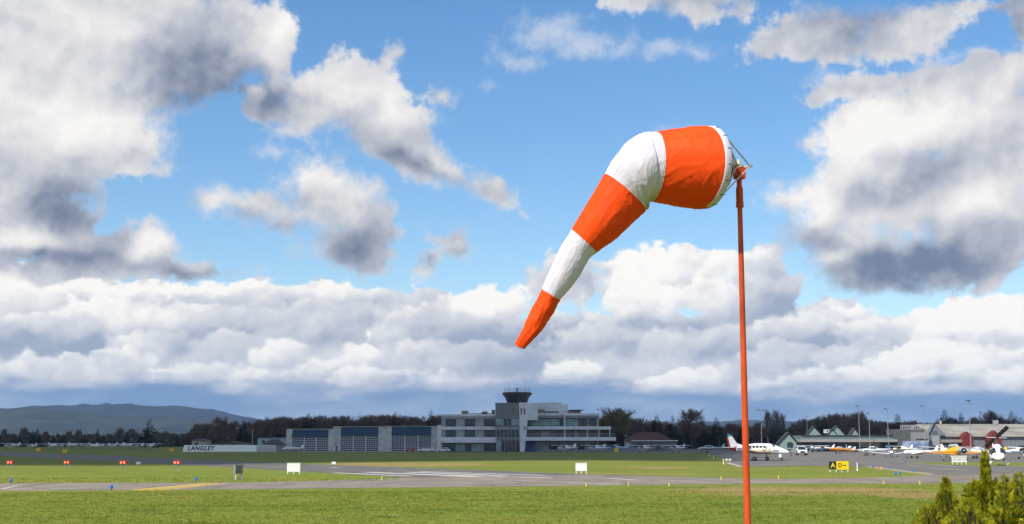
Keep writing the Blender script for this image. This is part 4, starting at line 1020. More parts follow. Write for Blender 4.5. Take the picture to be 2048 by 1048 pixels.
# --- twin on the right, nose to the right and slightly towards us
t = thing('twin_aircraft', 'white twin-engined aircraft with blue-tipped fin and red tail cone', 'aircraft', gnd(1524, 921.5), R(-38), None, 1.10)
obj('fuselage', MB().body([(4.6, 1.35, .05, .06), (4.3, 1.38, .26, .26), (3.4, 1.52, .52, .48), (2.4, 1.72, .66, .66), (1.4, 1.88, .70, .80), (-1.2, 1.90, .70, .80), (-2.6, 1.86, .60, .68), (-4.2, 1.80, .36, .44), (-5.4, 1.85, .12, .2)], 14), WHITE, t, smooth=50)
obj('tail_cone', MB().body([(-4.25, 1.80, .37, .45), (-5.42, 1.85, .13, .21), (-5.9, 1.9, .04, .08)], 14), REDP, t, smooth=50)
obj('fin', finp(MB(), [(-3.3, 2.4), (-4.4, 2.75), (-5.1, 3.75), (-5.85, 3.75), (-5.35, 1.95), (-4.3, 2.05)], .14), WHITE, t)
obj('fin_tip', finp(MB(), [(-5.1, 3.76), (-5.4, 4.15), (-6.0, 4.15), (-5.86, 3.76)], .13), mat('tail_blue', (.03, .22, .36), .4), t)
obj('rudder', finp(MB(), [(-5.87, 3.7), (-6.1, 3.7), (-5.75, 1.95), (-5.4, 1.95)], .10), REDP, t)
obj('underside', MB().body([(3.3, 1.28, .40, .25), (1.4, 1.28, .62, .24), (-1.2, 1.28, .62, .22), (-3.4, 1.48, .4, .18)], 12), CREAM, t, smooth=50)
for s in (-1, 1):
    w = MB(); wing(w, (1.2, s * .5, 1.15), (.5, s * 6.1, 1.75), 2.3, 1.3); obj('wing', w, CREAM, t)
    w = MB(); wing(w, (-4.4, s * .1, 2.0), (-4.75, s * 2.5, 2.05), 1.3, .9); obj('tailplane', w, WHITE, t)
    n_ = obj('engine_nacelle', MB().body([(2.7, 1.55, .22, .2), (2.5, 1.56, .44, .36), (1.2, 1.55, .48, .40), (-.6, 1.48, .42, .32), (-2.2, 1.42, .12, .1)]), CREAM, t, smooth=50); n_.location = (0, s * 2.1, 0)
    obj('nacelle_top', MB().body([(2.3, 1.78, .34, .18), (.8, 1.80, .40, .20), (-.6, 1.70, .3, .14)]), WHITE, n_, smooth=50)
    propeller(t, 2.68, 1.55, .98, s * 2.1, .18, WHITE, .9, 3)
    wheel(t, -.2, s * 2.1, .32, .32, (-.2, s * 2.1, 1.2))
    for i in range(5):
        a = 1.05 - .62 * i
        obj('cabin_window', MB().prism([(a, 2.02), (a - .40, 2.02), (a - .40, 2.32), (a, 2.32)], s * .69 - .05, s * .69 + .05), GLASS, t)
    obj('trim_stripe', MB().prism([(3.2, 1.62), (-3.4, 1.62), (-4.1, 1.95), (-2.2, 1.92)], s * .64 - .09, s * .64 + .09), mat('stripe_blue', (.02, .12, .28), .4), t)
obj('windscreen', MB().add([(2.75, -.36, 2.10), (2.75, .36, 2.10), (1.95, .5, 2.58), (1.95, -.5, 2.58), (2.45, -.62, 2.05), (2.45, .62, 2.05)], [(0, 1, 2, 3), (4, 0, 3), (1, 5, 2)]), GLASS, t)
wheel(t, 3.3, 0, .25, .25, (3.3, 0, 1.1)); obj('nose_door', MB().box(3.05, 3.5, -.3, -.26, .55, 1.1), WHITE, t)
obj('oil_drain_bucket', box(-1.4, -.6, -.9, -.4, .02, .35), mat('green_plastic', (.02, .22, .10), .5), t)
# --- aircraft on the right apron
low_wing('orange-yellow low-wing aircraft with bubble canopy, nose to the left', 1676, 907.2, R(188), ORNG, BLACK, WHITE, 'bubble', ORNG, 1.0, tail_drag=True)
low_wing('white low-wing aircraft with blue tail parked nose to the left', 1741, 911, R(197), WHITE, BLUP, BLUP, 'cabin', WHITE, 1.05)
low_wing('white low-wing aircraft seen head-on with spread wings', 1783, 914.5, R(-101), WHITE, BLUP, WHITE, 'cabin', WHITE, .86)
low_wing('all white low-wing aircraft with dark wing root, left of the trainer', 1829, 916.5, R(186), WHITE, WHITE, WHITE, 'bubble', WHITE, 1.0)
high_wing('white and blue aircraft at the right edge behind the helicopter', 2052, 918, R(8), WHITE, BLUP, WHITE, 1.0)
high_wing('white high-wing aircraft parked sideways behind the orange one', 1640, 903.5, R(180), WHITE, BLUP, WHITE, .9)
# --- yellow radial-engined trainer
t = thing('trainer_aircraft', 'yellow and silver radial-engined trainer aircraft facing right', 'aircraft', gnd(1910, 922), R(-82))
obj('fuselage', MB().body([(2.5, 1.75, .62, .62), (1.4, 1.78, .64, .66), (.2, 1.72, .60, .66), (-2.0, 1.55, .46, .52), (-4.6, 1.35, .14, .24)], 14, 2.1), YELL, t, smooth=50)
obj('cowling', MB().body([(3.25, 1.75, .55, .55), (3.2, 1.75, .66, .66), (2.5, 1.75, .68, .68)], 16, 2.0), SILV, t, smooth=50)
obj('engine_face', MB().body([(3.27, 1.75, .46, .46), (3.29, 1.75, .2, .2)], 12, 2.0), BLACK, t)
obj('canopy', MB().body([(1.3, 2.36, .30, .12), (.8, 2.55, .36, .34), (-1.6, 2.46, .34, .30), (-2.3, 2.15, .16, .10)], 10, 2), mat('canopy_perspex', (.35, .38, .40), .12), t, smooth=50)
for k_ in range(4): obj('canopy_frame', MB().body([(.7 - .65 * k_, 2.53, .37, .35), (.62 - .65 * k_, 2.53, .37, .35)], 10, 2), SILV, t)
obj('fin', finp(MB(), [(-3.6, 1.7), (-4.1, 2.55), (-4.5, 2.85), (-5.0, 2.75), (-5.1, 1.3)], .12), WHITE, t)
obj('rudder', finp(MB(), [(-4.62, 2.84), (-5.2, 2.7), (-5.35, 1.5), (-5.05, 1.3)], .10), YELL, t)
for s in (-1, 1):
    w = MB(); wing(w, (1.5, s * .4, 1.08), (.6, s * 5.6, 1.55), 2.3, 1.3); obj('wing', w, ORNG, t)
    w = MB(); wing(w, (1.3, s * 1.2, 1.02), (.75, s * 5.5, 1.42), 1.6, 1.0); obj('wing_underside', w, CREAM, t)
    w = MB(); wing(w, (-3.8, s * .1, 1.55), (-4.1, s * 1.9, 1.55), 1.1, .8); obj('tailplane', w, ORNG, t)
    wheel(t, 1.3, s * 1.4, .36, .36, (1.1, s * 1.3, 1.1), WHITE)
wheel(t, -4.2, 0, .18, .18, (-4.2, 0, 1.2))
propeller(t, 3.25, 1.75, 1.35, 0, .16, SILV, .12, 2)
low_wing('yellow-trimmed silver aircraft nose up behind the trainer', 1950, 917, R(150), SILV, YELL, YELL, 'bubble', SILV, 1.15, tail_drag=True)
high_wing('white high-wing aircraft half hidden behind the trainer', 1893, 914, R(70), WHITE, REDP, WHITE, .95)
low_wing('white low-wing aircraft with red trim behind the green gables canopy row', 1702, 905.5, R(60), WHITE, REDP, WHITE, 'cabin', WHITE, 1.0)
high_wing('small high-wing aircraft with yellow trim left of the mural wall', 1798, 907, R(120), WHITE, YELL, WHITE, .95)
high_wing('white high-wing aircraft with a dark stripe behind the four-wheel drive', 1625, 905, R(75), WHITE, DGREY, WHITE, .95)
# --- aircraft before the terminal and along the middle apron
high_wing('white high-wing aircraft before the terminal, left of its twin', 1126, 904.6, R(135), WHITE, GREYP, WHITE)
high_wing('white high-wing aircraft before the terminal, right of its twin', 1187, 904.6, R(128), WHITE, GREYP, WHITE)
high_wing('blue-tailed high-wing aircraft beside the yellow box', 1222, 905, R(160), mat('pale_blue_skin', (.35, .48, .55), .4), BLUP, mat('pale_blue_skin', (.35, .48, .55)), 1.05)
high_wing('red and white high-wing aircraft before the red-roofed house', 1284, 904.8, R(120), WHITE, REDP, REDP)
high_wing('red-tailed high-wing aircraft right of the red-roofed house', 1349, 904.9, R(118), WHITE, REDP, WHITE)
high_wing('grey high-wing aircraft parked between the two red ones', 1318, 902.6, R(110), GREYP, DGREY, GREYP, .95)
low_wing('silver low-wing aircraft with pale blue fin left of the twin', 1414, 905.3, R(180), SILV, DGREY, mat('pale_blue_skin', (.35, .48, .55)), 'cabin', SILV, 1.1)
low_wing('small low-wing aircraft with orange stripes by the leftmost hangar', 579, 904.2, R(170), WHITE, mat('stripe_orange', (.6, .15, .03), .4), WHITE, 'bubble', WHITE, .95)
# --- distant rows of parked aircraft on the far left
for i, (px, py) in enumerate(((100, 898.4), (118, 897.9), (137, 898.2), (158, 897.7), (176, 898.3), (195, 897.8), (212, 898.2), (236, 898.4), (252, 898), (268, 898.5), (284, 898.1), (298, 898.6), (18, 898), (60, 898.2))):
    side = 'the far left apron'
    high_wing('small white high-wing aircraft parked in the distant row on ' + side, px, py, R(random.choice((140, 125, 60, 110, 160))), WHITE, random.choice((BLUP, DGREY, REDP)), WHITE, random.uniform(1.05, 1.2), 'distant row of parked aircraft')

# --- helicopter seen from the front
HS = [(1.9, 1.05, .30, .22), (1.7, 1.15, .70, .42), (1.1, 1.35, .98, .72), (.3, 1.50, 1.05, .86), (-1.2, 1.55, 1.02, .86), (-2.2, 1.75, .6, .6), (-3.2, 1.85, .3, .34)]
def patch(secs, xa, xb, a0, a1, k, nx=6, na=8, ex=3.4):       # a curved pane lying just proud of a lofted body
    vs = []
    for i in range(nx + 1):
        x = xa + (xb - xa) * i / nx
        for p, q in zip(secs, secs[1:]):
            if q[0] <= x <= p[0]: f = (x - p[0]) / (q[0] - p[0]); zc_, w, h = (p[j] + (q[j] - p[j]) * f for j in (1, 2, 3)); break
        for j in range(na + 1):
            t_ = R(a0 + (a1 - a0) * j / na); c, q_ = math.cos(t_), math.sin(t_)
            vs.append((x + .02, k * w * math.copysign(abs(c) ** (2 / ex), c), zc_ + k * h * math.copysign(abs(q_) ** (2 / ex), q_)))
    return MB().add(vs, [(i * (na + 1) + j, i * (na + 1) + j + 1, (i + 1) * (na + 1) + j + 1, (i + 1) * (na + 1) + j) for i in range(nx) for j in range(na)])
t = thing('helicopter', 'white helicopter seen from the front with drooping black rotor blade', 'helicopter', gnd(1996, 931), R(-106))
obj('cabin', MB().body([(1.9, 1.05, .30, .22), (1.7, 1.15, .70, .42), (1.1, 1.35, .98, .72), (.3, 1.50, 1.05, .86), (-1.2, 1.55, 1.02, .86), (-2.2, 1.75, .6, .6), (-3.2, 1.85, .3, .34)], 20, 3.4), WHITE, t, smooth=50)
obj('tail_boom', MB().body([(-2.6, 1.85, .36, .38), (-7.6, 2.15, .12, .16)], 10), WHITE, t, smooth=50)
obj('tail_fin', finp(MB(), [(-6.9, 2.2), (-7.6, 3.6), (-8.1, 3.6), (-7.8, 2.1)], .1), WHITE, t)
for s in (-1, 1):
    obj('windscreen', patch(HS, 1.50, .30, 8 if s > 0 else 97, 83 if s > 0 else 172, 1.025), GLASS, t)
    obj('chin_window', patch(HS, 1.78, 1.25, -52 if s > 0 else 192, -12 if s > 0 else 232, 1.03), GLASS, t)
    obj('door_window', MB().prism([(.2, 1.55), (-.9, 1.55), (-.9, 2.15), (-.05, 2.15)], s * 1.03 - .04, s * 1.03 + .04), GLASS, t)
    sk = MB().tube((1.7, s * 1.2, .06), (-1.7, s * 1.2, .06), .06, n=6).tube((1.7, s * 1.2, .06), (2.1, s * 1.2, .28), .06, .05, 6)
    obj('skid', sk, WHITE, t)
    for xx in (.9, -1.0): obj('skid_leg', MB().tube((xx, s * 1.2, .08), (xx, s * .55, .85), .06, n=6), WHITE, t)
obj('dash_hood', MB().body([(1.62, 1.42, .62, .06), (1.2, 1.52, .8, .10)], 12, 2), BLACK, t)
obj('engine_cowling', MB().body([(.3, 2.35, .4, .2), (-.2, 2.5, .5, .38), (-1.8, 2.4, .45, .4), (-2.6, 2.1, .3, .3)], 12), WHITE, t, smooth=50)
obj('rotor_mast', MB().tube((-.4, 0, 2.6), (-.4, 0, 3.75), .10, .09, 8).tube((-.4, -.22, 3.0), (-.4, -.16, 3.7), .03).tube((-.4, .22, 3.0), (-.4, .16, 3.7), .03), DGREY, t)
obj('stabiliser_bar', MB().tube((-.4, -1.35, 3.82), (-.4, 1.35, 3.70), .035, n=6), WHITE, t)
WL = Matrix.Rotation(R(106), 3, 'Z')                    # world directions into the helicopter's own frame
def rblade(d, chord):
    d = WL @ Vector(d); n = WL @ (Vector(chord).normalized() * .27); rings = []
    u = d.cross(n).normalized() * .03
    for q in (0.03, .3, .6, 1.0):
        p = Vector((-.4, 0, 3.80)) + d * q
        rings.append([p - n, p - n * .3 + u, p + n, p - n * .3 - u])
    return MB().loft(rings), Vector((-.4, 0, 3.80)) + d, n
hb = obj('rotor_head', MB().body([(-.65, 3.78, .12, .10), (-.15, 3.78, .12, .10)], 8), DGREY, t)
for d_ in ((-.45, -5.5, 1.35), (.45, 5.5, -1.35)):
    mb_, tip_, n_ = rblade(d_, (-.66, 0, .75)); bl_ = obj('rotor_blade', mb_, BLACK, hb)
    if d_[2] > 0:
        e_ = (WL @ Vector(d_)).normalized() * .02
        obj('blade_tip', MB().add([tip_ - n_ + e_, tip_ + n_ + e_, tip_ + n_ - e_ * 12 + WL @ Vector((0, -.05, .02)), tip_ - n_ - e_ * 12 + WL @ Vector((0, -.05, .02))], [(0, 1, 2, 3)]), CREAM, bl_)
obj('nav_light', MB().body([(.2, 1.2, .1, .08), (.4, 1.2, .06, .05)], 6), REDP, t).location = (0, 1.05, 0)

# ------------------------------------------------------------------ ground vehicles
def vehicle(name, label, cat, px, py, head, kind, m, scale=1.0):
    t = thing(name, label, cat, gnd(px, py), head, None, scale)
    L = {'pickup': 5.6, 'car': 4.5, 'suv': 4.9}[kind]; W = .93; hL = L / 2
    side = {'pickup': [(hL, .45), (hL, .85), (hL - .25, 1.0), (1.1, 1.08), (-hL, 1.05), (-hL, .5)],
            'car': [(hL, .35), (hL, .62), (hL - .3, .78), (1.0, .88), (-1.7, .92), (-hL, .82), (-hL, .38)],
            'suv': [(hL, .45), (hL, .85), (hL - .25, 1.02), (1.1, 1.10), (-hL, 1.12), (-hL, .5)]}[kind]
    b = MB(); rings = []
    for y, k in ((-W, .94), (-W + .08, 1), (W - .08, 1), (W, .94)):
        rings.append([(x * (1 if abs(y) < W else .985), y, .30 + (z - .30) * k) for x, z in side])
    b.loft(rings); obj('body', b, m, t, smooth=30)
    cab = {'pickup': [(1.0, 1.06), (.35, 1.72), (-.9, 1.74), (-1.05, 1.06)], 'car': [(1.0, .86), (.2, 1.40), (-1.2, 1.42), (-2.0, .90)], 'suv': [(1.0, 1.08), (.35, 1.78), (-2.0, 1.80), (-2.35, 1.10)]}[kind]
    obj('roof', MB().loft([[(x * .97 - .01, y * (W - (.22 if z > 1.2 else .05)), z) for x, z in cab] for y in (-1, 1)]), m, t, smooth=20)
    zb, zt = cab[0][1] + .06, cab[1][1] - .07
    gl = MB()
    for s in (-1, 1):
        gl.add([(cab[0][0] - .12, s * (W - .045), zb), (cab[3][0] + .15, s * (W - .045), zb), (cab[2][0] + .05, s * (W - .195), zt), (cab[1][0] - .05, s * (W - .195), zt)], [(0, 1, 2, 3)])
    obj('side_glass', gl, GLASS, t)
    obj('windscreen', MB().add([(cab[0][0] + .0, -.78, zb), (cab[0][0] + .0, .78, zb), (cab[1][0] + .05, .66, zt), (cab[1][0] + .05, -.66, zt)], [(0, 1, 2, 3)]), GLASS, t)
    for x in (hL - .95, -hL + 1.0):
        for s in (-1, 1):
            w = obj('wheel', MB().disc((x, s * (W - .10), .36), .36, .24, 'y', 14), BLACK, t); obj('rim', MB().disc((x, s * (W - .08), .36), .22, .24, 'y', 10), STEEL, w)
    for s in (-1, 1):
        obj('headlight', box(hL - .06, hL + .02, s * .62 - .2, s * .62 + .2, side[1][1] - .16, side[1][1] - .02), mat('headlight_lens', (.75, .75, .72), .15), t)
        obj('tail_light', box(-hL - .02, -hL + .05, s * .78 - .1, s * .78 + .1, .75, .95), REDP, t)
        obj('mirror', box(cab[0][0] - .35, cab[0][0] - .15, s * (W + .02) - .12, s * (W + .02) + .12, zb, zb + .18), m, t)
    obj('grille', box(hL - .03, hL + .03, -.4, .4, .52, .82), BLACK, t); obj('bumper', box(hL - .05, hL + .08, -.88, .88, .34, .52), DGREY, t)
    if kind == 'pickup': obj('bed', box(-hL + .1, -1.15, -.78, .78, 1.0, 1.07), BLACK, t)
    return t
vehicle('pickup_truck', 'white pickup truck before the rightmost hangar door', 'truck', 853, 904, R(172), 'pickup', CARW, 1.0)
vehicle('parked_car', 'white car parked left of the terminal entrance glazing', 'car', 887, 904, R(176), 'car', CARW, 1.0)
vehicle('suv', 'silver-white four-wheel drive facing us beside the twin', 'car', 1603, 910.5, R(-97), 'suv', CARW, 1.25)
t = thing('snow_plough', 'low red plough blade and tug before the pickup', 'plough', gnd(828, 904), R(5))
obj('blade', MB().prism([(-.9, .1), (.1, .1), (.25, .9), (-.2, 1.2), (-.8, 1.1)], -1.2, 1.2), REDP, t); obj('frame', box(-2.6, -.8, -.5, .5, .3, .8), REDP, t)
for s in (-1, 1): obj('wheel', MB().disc((-2.2, s * .62, .32), .32, .2), BLACK, t)

# ------------------------------------------------------------------ airfield furniture
def board(label, px, base, w_px, top, bot, legs=3, rz=0.0, m=None):
    g = gnd(px, base); k = g.y / FPX
    t = thing('sign_board', label, 'sign', g, rz, 'white sign backs on the grass')
    w = w_px * k / 2; z0, z1 = at(px, bot, g.y).z, at(px, top, g.y).z
    obj('panel', box(-w, w, -.06, .06, z0, z1), m or mat('sign_back_white', (.80, .80, .75), .4, var=.03), t)
    obj('panel_rim', MB().box(-w - .015, w + .015, -.075, .075, z1 - .03, z1 + .01).box(-w - .015, w + .015, -.075, .075, z0 - .01, z0 + .03), WHITE, t)
    for i in range(legs):
        x = -w * .9 + 1.8 * w * i / (legs - 1); lg = obj('leg', box(x - .04, x + .04, -.04, .04, 0.0, z0), WHITE, t)
        obj('base_plate', box(x - .10, x + .10, -.10, .10, 0.0, .03), STEEL, lg)
    return t
board('white sign back on three legs before the leftmost hangar', 587, 948.4, 25.8, 926, 943.3)
board('white sign back on three legs in the middle of the airfield', 1162.5, 947.5, 22.4, 925.8, 941.6)
board('white ribbed sign back on four legs before the yellow trainer', 1918.8, 929.6, 30.3, 911.8, 924.3, 4)
bpy.data.objects['sign_board.002']['label']
k_ = bpy.data.objects['sign_board.002']; kk = gnd(1918.8, 929.6).y / FPX
for i in range(13): obj('rib', box(-15 * kk + 2.45 * kk * i - .012, -15 * kk + 2.45 * kk * i + .012, -.085, -.06, .52, 1.42), mat('rib_grey', (.5, .5, .48), .5), k_)
for i in range(6): obj('rib', box(-15 * kk, 15 * kk, -.080, -.06, .58 + .15 * i - .010, .58 + .15 * i + .010), MATS['rib_grey'], k_)
# taxiway guidance sign
g = gnd(1677, 944.2); k = g.y / FPX
t = thing('guidance_sign', 'taxiway sign, yellow A on black beside black D with arrow on yellow', 'sign', g)
Zs = lambda py: at(1677, py, g.y).z
Xs = lambda px: (px - 1677) * k
pn = obj('black_panel', box(Xs(1659), Xs(1672.6), -.09, .09, Zs(938.3), Zs(923)), mat('sign_black', (.012, .012, .012), .5), t)
yp = obj('yellow_panel', box(Xs(1672.9), Xs(1697), -.10, .08, Zs(939), Zs(922.5)), mat('sign_yellow', (.85, .58, .005), .45, var=.03), t)
a = obj('letter', text_mesh('A', .70, .02, bold=.012), mat('sign_yellow_letter', (.85, .60, .01), .45, var=.02), pn); a.location = (Xs(1666), -.105, Zs(930.9))
a = obj('letter', text_mesh('D', .62, .02, bold=.004), MATS['sign_black'], yp); a.location = (Xs(1680.2), -.115, Zs(930.8))
obj('arrow', MB().box(Xs(1685.6), Xs(1690.6), -.12, -.101, Zs(931.3), Zs(930.1)).add([(Xs(1690), -.11, Zs(932.6)), (Xs(1690), -.11, Zs(928.8)), (Xs(1692.6), -.11, Zs(930.7))], [(0, 1, 2)]), MATS['sign_black'], yp)
for x in (1660.3, 1672.2, 1683.6, 1695.2): obj('leg', box(Xs(x) - .04, Xs(x) + .04, -.04, .04, 0, Zs(938.6)), WHITE, t)
# grey cabinet on legs
g = gnd(475, 959); k = g.y / FPX
t = thing('equipment_cabinet', 'grey metal cabinet on legs standing in the grass', 'cabinet', g, R(28)); ZZ = lambda py: at(475, py, g.y).z
z0, z1 = ZZ(947.5), ZZ(930)
obj('case', box(-.30, .36, -.30, .30, z0, z1), mat('cabinet_grey', (.27, .27, .26), .5, metal=.2), t); obj('lid', box(-.33, .39, -.33, .33, z1, z1 + .04), mat('cabinet_lid', (.16, .16, .16), .5), t)
obj('door', box(-.26, .32, -.33, -.30, z0 + .05, z1 - .05), mat('cabinet_front_shade', (.07, .075, .075), .5), t); obj('latch', box(.22, .26, -.35, -.33, z0 + .3, z0 + .42), STEEL, t)  # dark plate on the front: the shaded face's tone put into its colour
for x, y in ((-.24, -.24), (.28, -.24), (-.24, .24), (.28, .24)): obj('leg', box(x - .035, x + .035, y - .035, y + .035, 0, z0), WHITE if x < 0 and y < 0 else STEEL, t)
# four red approach-slope units, lamps lit
LIT = glow('red_lamp_lit', (1.0, .10, .04), 3.5)
for i, (px, base, yb) in enumerate(((20.5, 937.5, 924.6), (134.5, 936.2, 924.5), (246.5, 940.5, 924.8), (354, 943, 925))):
    g = gnd(px, base); zb = at(px, yb, g.y).z
    t = thing('approach_light_unit', ('leftmost', 'second from left', 'third from left', 'rightmost')[i] + ' of four red-lit approach slope units on legs', 'airfield light', g, 0, 'approach slope light units')
    obj('housing', box(-.36, .36, -.3, .5, zb - .16, zb + .16), mat('housing_orange', (.45, .06, .03), .5), t); obj('hood', box(-.38, .38, -.42, .5, zb + .16, zb + .20), MATS['housing_orange'], t)
    for s in (-.17, .17):
        lp = obj('lamp', MB().tube((s, -.36, zb), (s, -.29, zb), .11, .12, 12), LIT, t); obj('lens_rim', MB().tube((s, -.35, zb), (s, -.30, zb), .14, .14, 12), DGREY, lp)
    for x, y in ((-.28, -.2), (.28, -.2), (0, .4)):
        lg = obj('leg', MB().tube((x, y, 0), (x, y, zb - .16), .035, n=6), STEEL, t)
        obj('flange', MB().tube((x, y, 0), (x, y, .03), .08, n=8), STEEL, lg)
# blue taxiway edge lights
BL = mat('blue_lens', (.005, .16, .62), .25, var=.05); ST = mat('light_stem', (.06, .08, .14), .5)
PL = {0: 'at the left edge of the photo', 1: 'standing in front of the near taxiway', 2: 'behind the yellow hold markings', 3: 'behind the pale kerb, leftmost', 4: 'on the kerb right of the orange marker',
      5: 'in the grass tip, left of a close pair', 6: 'in the grass tip, right of a close pair', 7: 'at the right end of the pale kerb', 8: 'at the left tip of the thin grass island'}
for i, (px, base, h) in enumerate(((22, 967, 10), (223, 981.2, 11), (392, 965.2, 11), (1745.4, 937.5, 7), (1778, 939.5, 6), (1791.6, 952, 8), (1800.6, 951.6, 8), (1827, 946, 8), (1811, 925.6, 5))):
    g = gnd(px, base); k = g.y / FPX; hh = h * k
    t = thing('taxiway_edge_light', 'blue taxiway edge light ' + PL[i], 'airfield light', g, 0, 'blue taxiway edge lights')
    obj('stem', MB().lathe([(.055, 0), (.05, hh * .15), (.035, hh * .2), (.035, hh * .38)], 8), ST, t)
    obj('lens', MB().lathe([(.07, hh * .38), (.105, hh * .45), (.105, hh * .75), (.08, hh * .94), (.02, hh)], 12), BL, t, smooth=40)
g = gnd(1760, 939.6); t = thing('runway_guard_light', 'low orange and yellow double marker lamp on the kerb', 'airfield light', g)
for s, m in ((-.14, ORNG), (.14, YELL)):
    obj('lens', MB().lathe([(.06, .06), (.11, .10), (.11, .22), (.05, .28)], 10, (s, 0)), m, t)
obj('base', box(-.3, .3, -.1, .1, 0, .06), STEEL, t)
# slim white posts, yellow cones and small panels
for px, base, h, lab in ((1714.8, 941.3, 15.5, 'tall white marker post right of the yellow taxiway sign'), (1447, 927.6, 10, 'white marker post left of the orange mast'), (1418, 914, 6, 'thin white post, farther of the two at the apron corner'), (1427.3, 918, 6.5, 'thin white post, nearer of the two at the apron corner')):
    g = gnd(px, base); k = g.y / FPX
    t = thing('marker_post', lab, 'post', g); r = .065 if h > 8 else .05
    obj('shaft', MB().lathe([(r, 0), (r, h * k * .97), (r * .6, h * k)], 8), WHITE, t); obj('foot', MB().lathe([(r * 2, 0), (r * 1.6, .05)], 8), STEEL, t)
YM = mat('marker_yellow', (.80, .66, .06), .5)
for px, base, lab in ((764, 959.4, 'yellow marker cone in the grass tip left of the threshold stripes'), (1172, 972, 'yellow marker cone under the middle white sign back'), (1256.7, 971.3, 'yellow marker cone farther left of the mast by the taxiway'),
                      (1338.3, 971.8, 'yellow marker cone nearer the mast by the taxiway'), (1442, 959.4, 'yellow marker cone beyond the taxiway left of the mast'), (1557, 957.2, 'yellow marker cone beyond the taxiway right of the mast'),
                      (1767.5, 967.5, 'yellow marker cone at the taxiway edge left of the shrubs'), (1839.5, 967.8, 'yellow marker cone beside the leftmost golden shrub')):
    g = gnd(px, base); k = g.y / FPX; h = 7 * k
    t = thing('marker_cone', lab, 'marker', g, 0, 'yellow marker cones along the taxiway')
    obj('cone', MB().lathe([(.042, .02), (.035, h * .5), (.022, h)], 10), YM, t); obj('base', box(-.06, .06, -.06, .06, 0, .02), YM, t)
for px, base, w, h, m, lab in ((276.5, 929.4, 8.5, 4.5, WHITE, 'small white distance panel right of the approach units'), (667.5, 929.2, 8, 4.6, WHITE, 'small pale panel beyond the runway before the hangars'),
                               (76.5, 904.3, 9, 6, YELL, 'yellow runway sign, leftmost of three at far left'), (129, 907, 10, 7, YELL, 'yellow runway sign, middle of three at far left'), (343, 904, 10, 5.5, YELL, 'yellow runway sign left of the name wall'),
                               (1233, 905.6, 9, 7.2, YELL, 'bright yellow box before the red-roofed house')):
    g = gnd(px, base); k = g.y / FPX; z0 = (1.5 * k if m is YELL else 1.0 * k)
    t = thing('ground_panel', lab, 'sign', g)
    obj('panel', box(-w * k / 2, w * k / 2, -.08, .08, z0, z0 + h * k), m, t)
    for s in (-1, 1): obj('leg', box(s * w * k * .35 - .05, s * w * k * .35 + .05, -.05, .05, 0, z0), STEEL, t)
g = gnd(1457, 925.3); t = thing('marker_ball', 'pair of small cream marker balls at the apron corner', 'marker', g)
for s in (-1, 1): obj('ball', MB().lathe([(.04, .05), (.20, .2), (.26, .38), (.18, .55), (.03, .6)], 10, (s * .26, 0)), mat('cream_plastic', (.60, .55, .38), .5), t, smooth=40)
obj('base', box(-.5, .5, -.15, .15, 0, .05), STEEL, t)

# ------------------------------------------------------------------ lamp posts, poles
LAMPP = mat('lamp_post_grey', (.30, .31, .32), .5, metal=.3)
def lamp_post(label, px, top, Y, arms, r=.14):
    p = at(px, 885, Y); h = at(px, top, Y).z; t = thing('lamp_post', label, 'lamp post', (p.x, Y, 0), 0, 'apron flood lamp posts')
    obj('post', MB().lathe([(r * 1.6, 0), (r * 1.6, .5), (r, .55), (r * .55, h)], 10), LAMPP, t)
    for s, ln in arms:
        ar = obj('arm', MB().tube((0, 0, h - .15), (s * ln, -.3, h + .25), .06, .05, 6), LAMPP, t)
        obj('lamp_head', MB().prism([(s * ln - .55, h + .18), (s * ln + .35, h + .10), (s * ln + .35, h + .32), (s * ln - .55, h + .46)], -.65, -.05), DGREY, ar)
    return t
lamp_post('twin-headed lamp post behind the twin-engined aircraft', 1523.5, 822, 400, ((-1, .75), (1, .75)))
lamp_post('single-headed lamp post farthest left of the green gables group', 1719.5, 814, 420, ((-1, .5),))
lamp_post('shorter single-headed lamp post just right of the leftmost one', 1740, 828, 450, ((-1, .4),))
lamp_post('single-headed lamp post above the head-on white aircraft', 1777, 819, 415, ((-1, .6),))
lamp_post('single-headed lamp post before the dark store building', 1850, 813, 415, ((-1, .6),))
lamp_post('tallest pale lamp post in front of the museum hangar', 1941.5, 803, 380, ((-1, .4), (1, .05)), .16)
def pole(label, px, top, Y, bars, name='utility_pole', r=.13, m=None, lean=0):
    p = at(px, 885, Y); h = at(px, top, Y).z; t = thing(name, label, 'pole', (p.x, Y, 0))
    obj('shaft', MB().tube((0, 0, 0), (lean, 0, h), r, r * .6, 7), m or mat('weathered_pole', (.20, .18, .16), .8), t)
    for z, w in bars:
        br = obj('crossbar', box(-w, w, -.06, .06, h - z - .08, h - z + .08), MATS['weathered_pole'], t)
        for s in (-.8, 0, .8): obj('insulator', MB().lathe([(.06, h - z + .08), (.05, h - z + .25)], 6, (s * w, 0)), WALLW, br)
    return t
mat('weathered_pole', (.20, .18, .16), .8)
pole('utility pole with crossbar behind the parked red aircraft', 1328, 845, 480, ((.4, 1.0),))
pole('utility pole with crossbars left of the green gables', 1615, 831.5, 500, ((.4, 1.2), (1.3, .9)))
pole('thin pale pole standing between the tan and blue houses', 505, 858, 500, (), 'flag_pole', .10, WALLW)
pole('short leaning pole left of the mast', 1442, 872, 380, (), 'thin_pole', .08, None, -.8)
pole('short leaning pole behind the twin-engined aircraft', 1539, 872, 380, (), 'thin_pole', .08, None, -.6)

